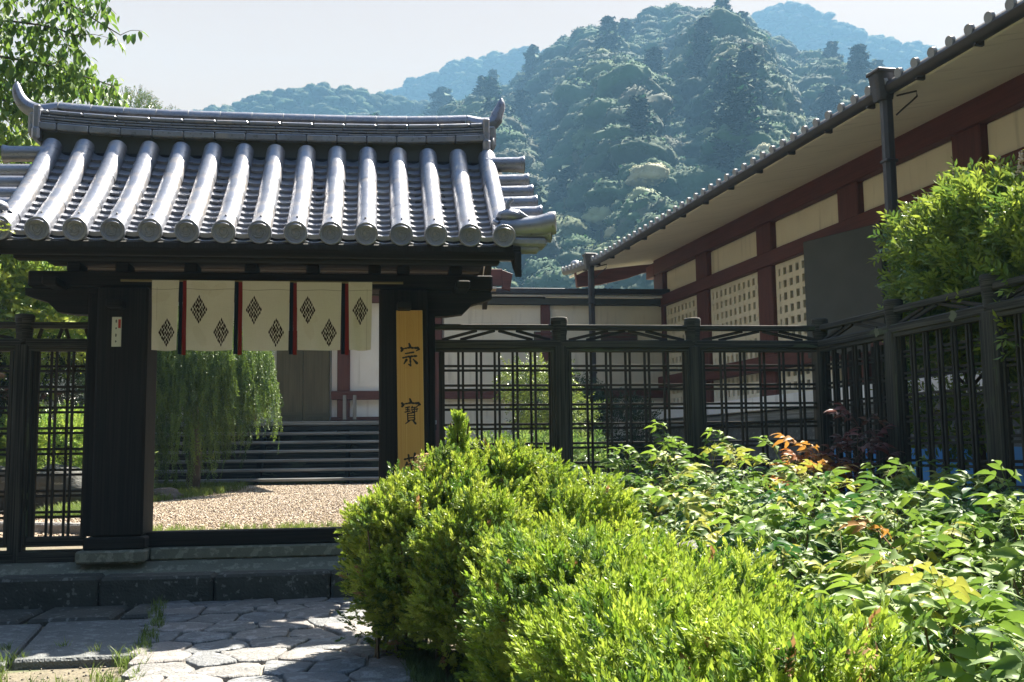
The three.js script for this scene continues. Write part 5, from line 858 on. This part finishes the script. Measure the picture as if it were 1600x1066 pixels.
{ const nd = scene.getObjectByName('nandina_shrub'), r = rng(951); for (const [x, y, z, h] of [[5.66, 2.86, 1.36, 0.26], [5.66, 2.72, 0.85, 0.22], [5.68, 2.82, 2.2, 0.18], [5.66, 2.86, 1.52, 0.14], [5.66, 2.82, 1.95, 0.16]]) { const g = [tube([[x, y - 0.3, z], [x, y, z], [x, y + h, z]], 0.004, 4, 4)]; for (let k = 0; k < 70; k++) { const u = r(), a = r() * 6.28, d = 0.045 * (1 - u * 0.8) * (0.5 + 0.5 * r()); g.push(new THREE.IcosahedronGeometry(0.009, 0).translate(x + d * Math.cos(a), y + h * u, z + d * Math.sin(a))); } part('flower_spike', g.map((q) => q.index ? q.toNonIndexed() : q), std({ color: lin(0.55, 0.42, 0.32) }), nd); } }
{ // weeping tree in the court
  const t = thing('weeping_tree', 'weeping tree with hanging leafy strands in front of the hall, seen through the gateway', 'tree', [-2.0, 0.2, -8.4]), r = rng(960), L = [[], []];
  part('trunk', [tube([[-2.0, 0.1, -8.4], [-1.95, 1.0, -8.4], [-2.05, 2.0, -8.45], [-1.9, 3.0, -8.4]], 0.12, 9, 8, 0.06), ...limbs([-1.95, 2.4, -8.4], [[-0.9, 2.9, -8.1], [-2.9, 3.0, -8.3], [-1.5, 3.1, -7.6], [-2.3, 3.1, -9.1], [-1.0, 3.0, -8.9]], 0.05)], M.bark, t);
  const sp = [spray(41, 0.26, 15, 0.05, 0.02), spray(42, 0.3, 17, 0.045, 0.018)];
  for (let i = 0; i < 900; i++) {
    const a = r() * 6.28, d = Math.sqrt(r()), x0 = -1.98 + 1.28 * d * Math.cos(a), z0 = -8.3 + 1.05 * d * Math.sin(a), top = 3.2 - 0.75 * d * d + rr(r, -0.15, 0.15); const right = sstep(x0, -1.9, -0.9), len = rr(r, 0.8, 2.6 - 1.2 * right) * (0.48 + 0.42 * d);
    for (let y = 0; y < len; y += 0.2) { if (top - y < 0.42) break; L[i % 2].push({ p: [x0 + 0.1 * Math.cos(a) * Math.min(1, y * 1.5) + rr(r, -0.02, 0.02), top - y, z0 + 0.1 * Math.sin(a) * Math.min(1, y * 1.5)], q: new THREE.Quaternion().setFromEuler(new THREE.Euler(Math.PI + rr(r, -0.35, 0.35), r() * 6.28, rr(r, -0.3, 0.3), 'XYZ')), s: rr(r, 0.85, 1.2), c: C(r, [0.03, 0.07, 0.015], [0.16, 0.24, 0.04]) }); }
  }
  L.forEach((l, i) => scatter('foliage', sp[i], M.leaf, l, t));
}
{ // wood behind the photographer, which keeps the sky off the shaded fronts
  const F = new THREE.Group(); F.name = numbered('wood_behind'); scene.add(F); tag(F, 'dark wood of tall trees on the near side of the path, behind the viewer', 'wood', null, 'stuff');
  const r = rng(990), l = [[], [], [], []]; for (let i = 0; i < 260; i++) { const a = rr(r, -1.9, 1.9), d = 15 + 9 * r(), s = rr(r, 2.2, 3.8); l[i % 4].push({ p: [0.9 + d * Math.sin(a), rr(r, 0.5, 16), 10 + d * Math.cos(a)], e: [0, r() * 6.28, 0], s: [s, s * 0.95, s], c: lin(0.03, 0.055, 0.022) }); }
  l.forEach((q, i) => scatter('tree_crowns', crownGeos[i], M.crown, q.filter((k) => k.p[2] > 12.5 || k.p[0] < -10), F));
}
// ---------------------------------------------------------------- grass, chips, rocks
{
  const tuft = (() => { const r = rng(4), gs = []; for (let i = 0; i < 14; i++) gs.push(leafGeo(rr(r, 0.06, 0.15), 0.006, { n: 3, curl: rr(r, 0.3, 1.3) }).rotateX(rr(r, -0.2, 0.35)).rotateY(r() * 6.28).translate(rr(r, -0.03, 0.03), 0, rr(r, -0.03, 0.03))); return mergeGeometries(gs.map((g) => g.toNonIndexed())); })();
  const patch = (label, n, seed, f, cols, s = 1) => { const r = rng(seed), L = []; for (let i = 0; i < n; i++) { const p = f(r); if (!p) continue; L.push({ p: [p[0], p[2] ?? groundY(p[0], p[1]), p[1]], e: [0, r() * 6.28, 0], s: rr(r, 0.6, 1.3) * s, c: C(r, cols[0], cols[1]) }); } const m = scatter('grass', tuft, M.leafDull, L, scene); tag(m, label, 'grass', null, 'stuff'); };
  const G = [[0.1, 0.16, 0.03], [0.22, 0.28, 0.06]];
  patch('bright grass edging the gravel by the rocks inside the gate', 2600, 71, (r) => { const z = rr(r, -10.6, -4), x = -3.1 + rr(r, 0, 1.7) * (0.35 + 0.75 * sstep(-z, 5, 9)); return r() < 0.9 - 0.5 * sstep(x, -2.3, -1.3) ? [x, z] : null; }, G, 0.95);
  patch('thin grass growing just behind the gate threshold', 900, 72, (r) => { const x = rr(r, -1.5, 0.9), z = -1.5 - 1.1 * r() * r(); return noise.noise(x * 2, z * 2, 7) > -0.15 ? [x, z] : null; }, G, 0.6);
  patch('shaded grass along the foot of the hall steps', 1100, 73, (r) => [rr(r, -3, 1.6), rr(r, -11, -10.3)], G, 0.7);
  patch('grass tufts on the bare earth left of the path', 900, 74, (r) => { const x = rr(r, -2.2, 0.25), z = rr(r, 2.35, 4.6); return x < -0.75 + 0.155 * z && (x > -0.95 + 0.155 * z || noise.noise(x * 3, z * 3, 2) > 0.1) ? [x, z, -0.34] : null; }, G, 0.75);
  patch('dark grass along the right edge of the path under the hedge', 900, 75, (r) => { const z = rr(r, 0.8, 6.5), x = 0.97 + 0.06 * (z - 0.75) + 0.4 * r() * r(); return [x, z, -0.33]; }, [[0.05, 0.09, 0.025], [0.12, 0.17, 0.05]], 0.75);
  patch('weeds in the joint between the slabs and the path', 60, 76, (r) => { const z = rr(r, 0.75, 2.6); return [-0.78 + 0.16 * z + rr(r, -0.05, 0.05), z, -0.29]; }, G, 0.55);
  // gravel chips
  const chip = new THREE.DodecahedronGeometry(0.012, 0), q = chip.attributes.position; for (let i = 0; i < q.count; i++) q.setXYZ(i, q.getX(i) * 1.3, q.getY(i) * 0.6, q.getZ(i)); chip.computeVertexNormals();
  const r = rng(81), L = [], gm = std({ roughness: 0.9, color: lin(0.72, 0.7, 0.68) });
  for (let i = 0; i < 90000; i++) { const b = Math.pow(r(), 0.8), z = -1.3 - 9.2 * b, x = rr(r, -4.3, 2.2); if (x < -2.6 + 0.4 * noise.noise(z, 3, 3)) { if (r() < 0.7) continue; } const k = r(); L.push({ p: [x, groundY(x, z) + 0.01, z], e: [r() * 6, r() * 6, r() * 6], s: rr(r, 0.5, 1.25), c: k < 0.15 ? lin(0.12, 0.08, 0.055) : k < 0.75 ? C(r, [0.36, 0.28, 0.19], [0.6, 0.51, 0.38]) : C(r, [0.55, 0.47, 0.4], [0.7, 0.63, 0.56]) }); }
  tag(scatter('gravel', chip, gm, L, scene), 'tan gravel chips covering the court behind the gate', 'gravel', null, 'stuff');
  const L2 = []; for (let i = 0; i < 1500; i++) { const x = rr(r, -2.4, 0.1), z = rr(r, 2.3, 4.6); if (x < -0.8 + 0.155 * z) L2.push({ p: [x, -0.338, z], e: [r() * 6, r() * 6, r() * 6], s: rr(r, 0.2, 0.8), c: C(r, [0.15, 0.13, 0.1], [0.35, 0.32, 0.27]) }); }
  tag(scatter('gravel', chip, gm, L2, scene), 'scattered grit on the bare earth left of the path', 'gravel', null, 'stuff');
  // rocks
  const rock = (label, p, s, seed, m) => { const g = new THREE.IcosahedronGeometry(1, 4), a = g.attributes.position; for (let i = 0; i < a.count; i++) { const x = a.getX(i), y = a.getY(i), z = a.getZ(i), k = 1 + 0.35 * noise.noise(x * 1.3 + seed, y * 1.3, z * 1.3) + 0.1 * noise.noise(x * 5, y * 5 + seed, z * 5); a.setXYZ(i, p[0] + x * k * s[0], p[1] + y * k * s[1], p[2] + z * k * s[2]); } const w = mergeVertices(g.deleteAttribute('normal')); w.computeVertexNormals(); tag(part('rock', w, m), label, 'rock'); };
  rock('reddish grey rock on the grass inside the gate', [-2.2, 0.22, -7.1], [0.3, 0.13, 0.2], 3, std({ map: M.mossy.map, bumpMap: M.stones[0].bumpMap, bumpScale: 0.02, color: lin(2.2, 1.7, 1.6) }));
  rock('small dark rock half behind the left gate post', [-2.55, 0.22, -7.0], [0.14, 0.13, 0.14], 8, M.mossy);
  rock('large dark boulder low behind the left fence', [-3.25, 0.4, -5.6], [0.45, 0.35, 0.3], 12, M.mossy); rock('long dark boulder behind the left fence, left of the large one', [-4.2, 0.4, -5.5], [0.55, 0.32, 0.3], 16, M.mossy);
  rock('small pale stone lying on the earth at the lower left', [-1.42, -0.31, 2.95], [0.07, 0.05, 0.06], 20, M.stones[0]);
  rock('pale round stone half sunk in the hedge among the peonies', [2.42, 0.36, 4.3], [0.09, 0.06, 0.08], 23, M.stones[0]);
  tag(part('curb_stone', bar([-4.2, 0.06, -3.4], [-1.62, 0.06, -1.9], 0.14, 0.2, 0.02), M.stones[0]), 'pale straight curb stone behind the left fence', 'curb');
}
// trees on the hillside that stand out one by one
{
  const hill = HILLS[0];
  const T = [ // kind, azimuth, slope of sight, half width over distance, label
  ['b', 15.63, 0.2620, 0.0225, 'large crown with cream tops near the foot of the hill, right of centre'],
  ['b', 18.29, 0.2498, 0.0200, 'crown with yellowish tops just above the long eave'],
  ['b', 15.24, 0.2410, 0.0175, 'grey-green crown below the large cream-topped one'],
  ['b', 17.12, 0.2330, 0.0125, 'small brownish crown touching the long eave line'],
  ['b', 15.82, 0.2200, 0.0200, 'broad mottled crown above the eave tip, rightmost of the lower row'],
  ['b', 12.87, 0.2220, 0.0206, 'pale crown above the corner roll of the gate roof'],
  ['b', 13.93, 0.2072, 0.0163, 'crown right of the pale one, low on the hill'],
  ['b', 10.66, 0.1876, 0.0187, 'light crown low at the right side of the gate eave'],
  ['b', 15.15, 0.3034, 0.0187, 'rounded crown in the middle of the hillside'],
  ['b', 12.27, 0.1741, 0.0163, 'crown just above the far tip of the long eave'],
  ['b', 15.22, 0.1554, 0.0156, 'sunlit crown framed under the red gable board'],
  ['b', 19.45, 0.3032, 0.0187, 'crown with bright top high right on the hillside'],
  ['b', 21.84, 0.2774, 0.0187, 'bright topped crown nearest the long eave, high right'],
  ['pine', 3.81, 0.3368, 0.0234, 'dark spreading pine left of the right ridge horn'],
  ['cedar', 6.77, 0.3655, 0.0150, 'pointed cedar on the hill shoulder above the ridge horn'],
  ['cedar', 9.06, 0.3616, 0.0200, 'broad cedar on the hill shoulder, right of the pointed one'],
  ['cedar', 19.69, 0.4317, 0.0081, 'small cedar tip on the hilltop'],
  ['cedar', 14.75, 0.4043, 0.0100, 'cedar a little below the hilltop'],
  ].map(([k, az, te, w, lb]) => { let v = 0.02, q; for (; v < 1.02; v += 0.004) { q = hillPoint(hill, az, v); const D = Math.hypot(q.x - OX, q.z - OZ); if ((q.y + (k === 'b' ? 1.15 : 1) * w * D - 0.85) / D > te) break; } const R = w * Math.hypot(q.x - OX, q.z - OZ); return [k, q.x, q.y + R * 1.15, q.z, R, lb]; });
  T.forEach(([k, x, y, z, R, label], i) => {
    const t = thing(k === 'b' ? 'hillside_tree' : k === 'pine' ? 'pine_tree' : 'cedar_tree', label, 'tree', [x, y - R * (k === 'b' ? 1.6 : 1.2), z]), r = rng(700 + i);
    if (k === 'b') {
      part('trunk', cyl(R * 0.07, R * 0.1, R * 1.5, 7).translate(x, y - R * 0.85, z), M.bark, t);
      const c = part('crown', crownGeos[i % 4].clone().rotateY(i * 1.7).scale(R * 1.05, R * 0.85, R * 1.05).translate(x, y, z), std({ color: i % 3 === 0 ? lin(0.2, 0.2, 0.1) : i % 3 === 1 ? lin(0.09, 0.15, 0.05) : lin(0.14, 0.17, 0.07), roughness: 0.85 }), t);
    } else {
      const H = R * (k === 'pine' ? 2.2 : 3.4);
      part('trunk', cyl(R * 0.04, R * 0.09, H, 7).translate(x, y - R * 1.2 + H / 2, z), M.bark, t);
      part('crown', firGeos[i % 2].clone().scale(R * (k === 'pine' ? 3.2 : 2.6), H, R * (k === 'pine' ? 3.2 : 2.6)).translate(x, y - R * 1.2, z), std({ color: lin(0.025, 0.055, 0.025), roughness: 0.9 }), t);
    }
  });
}
renderer.render(scene, camera);
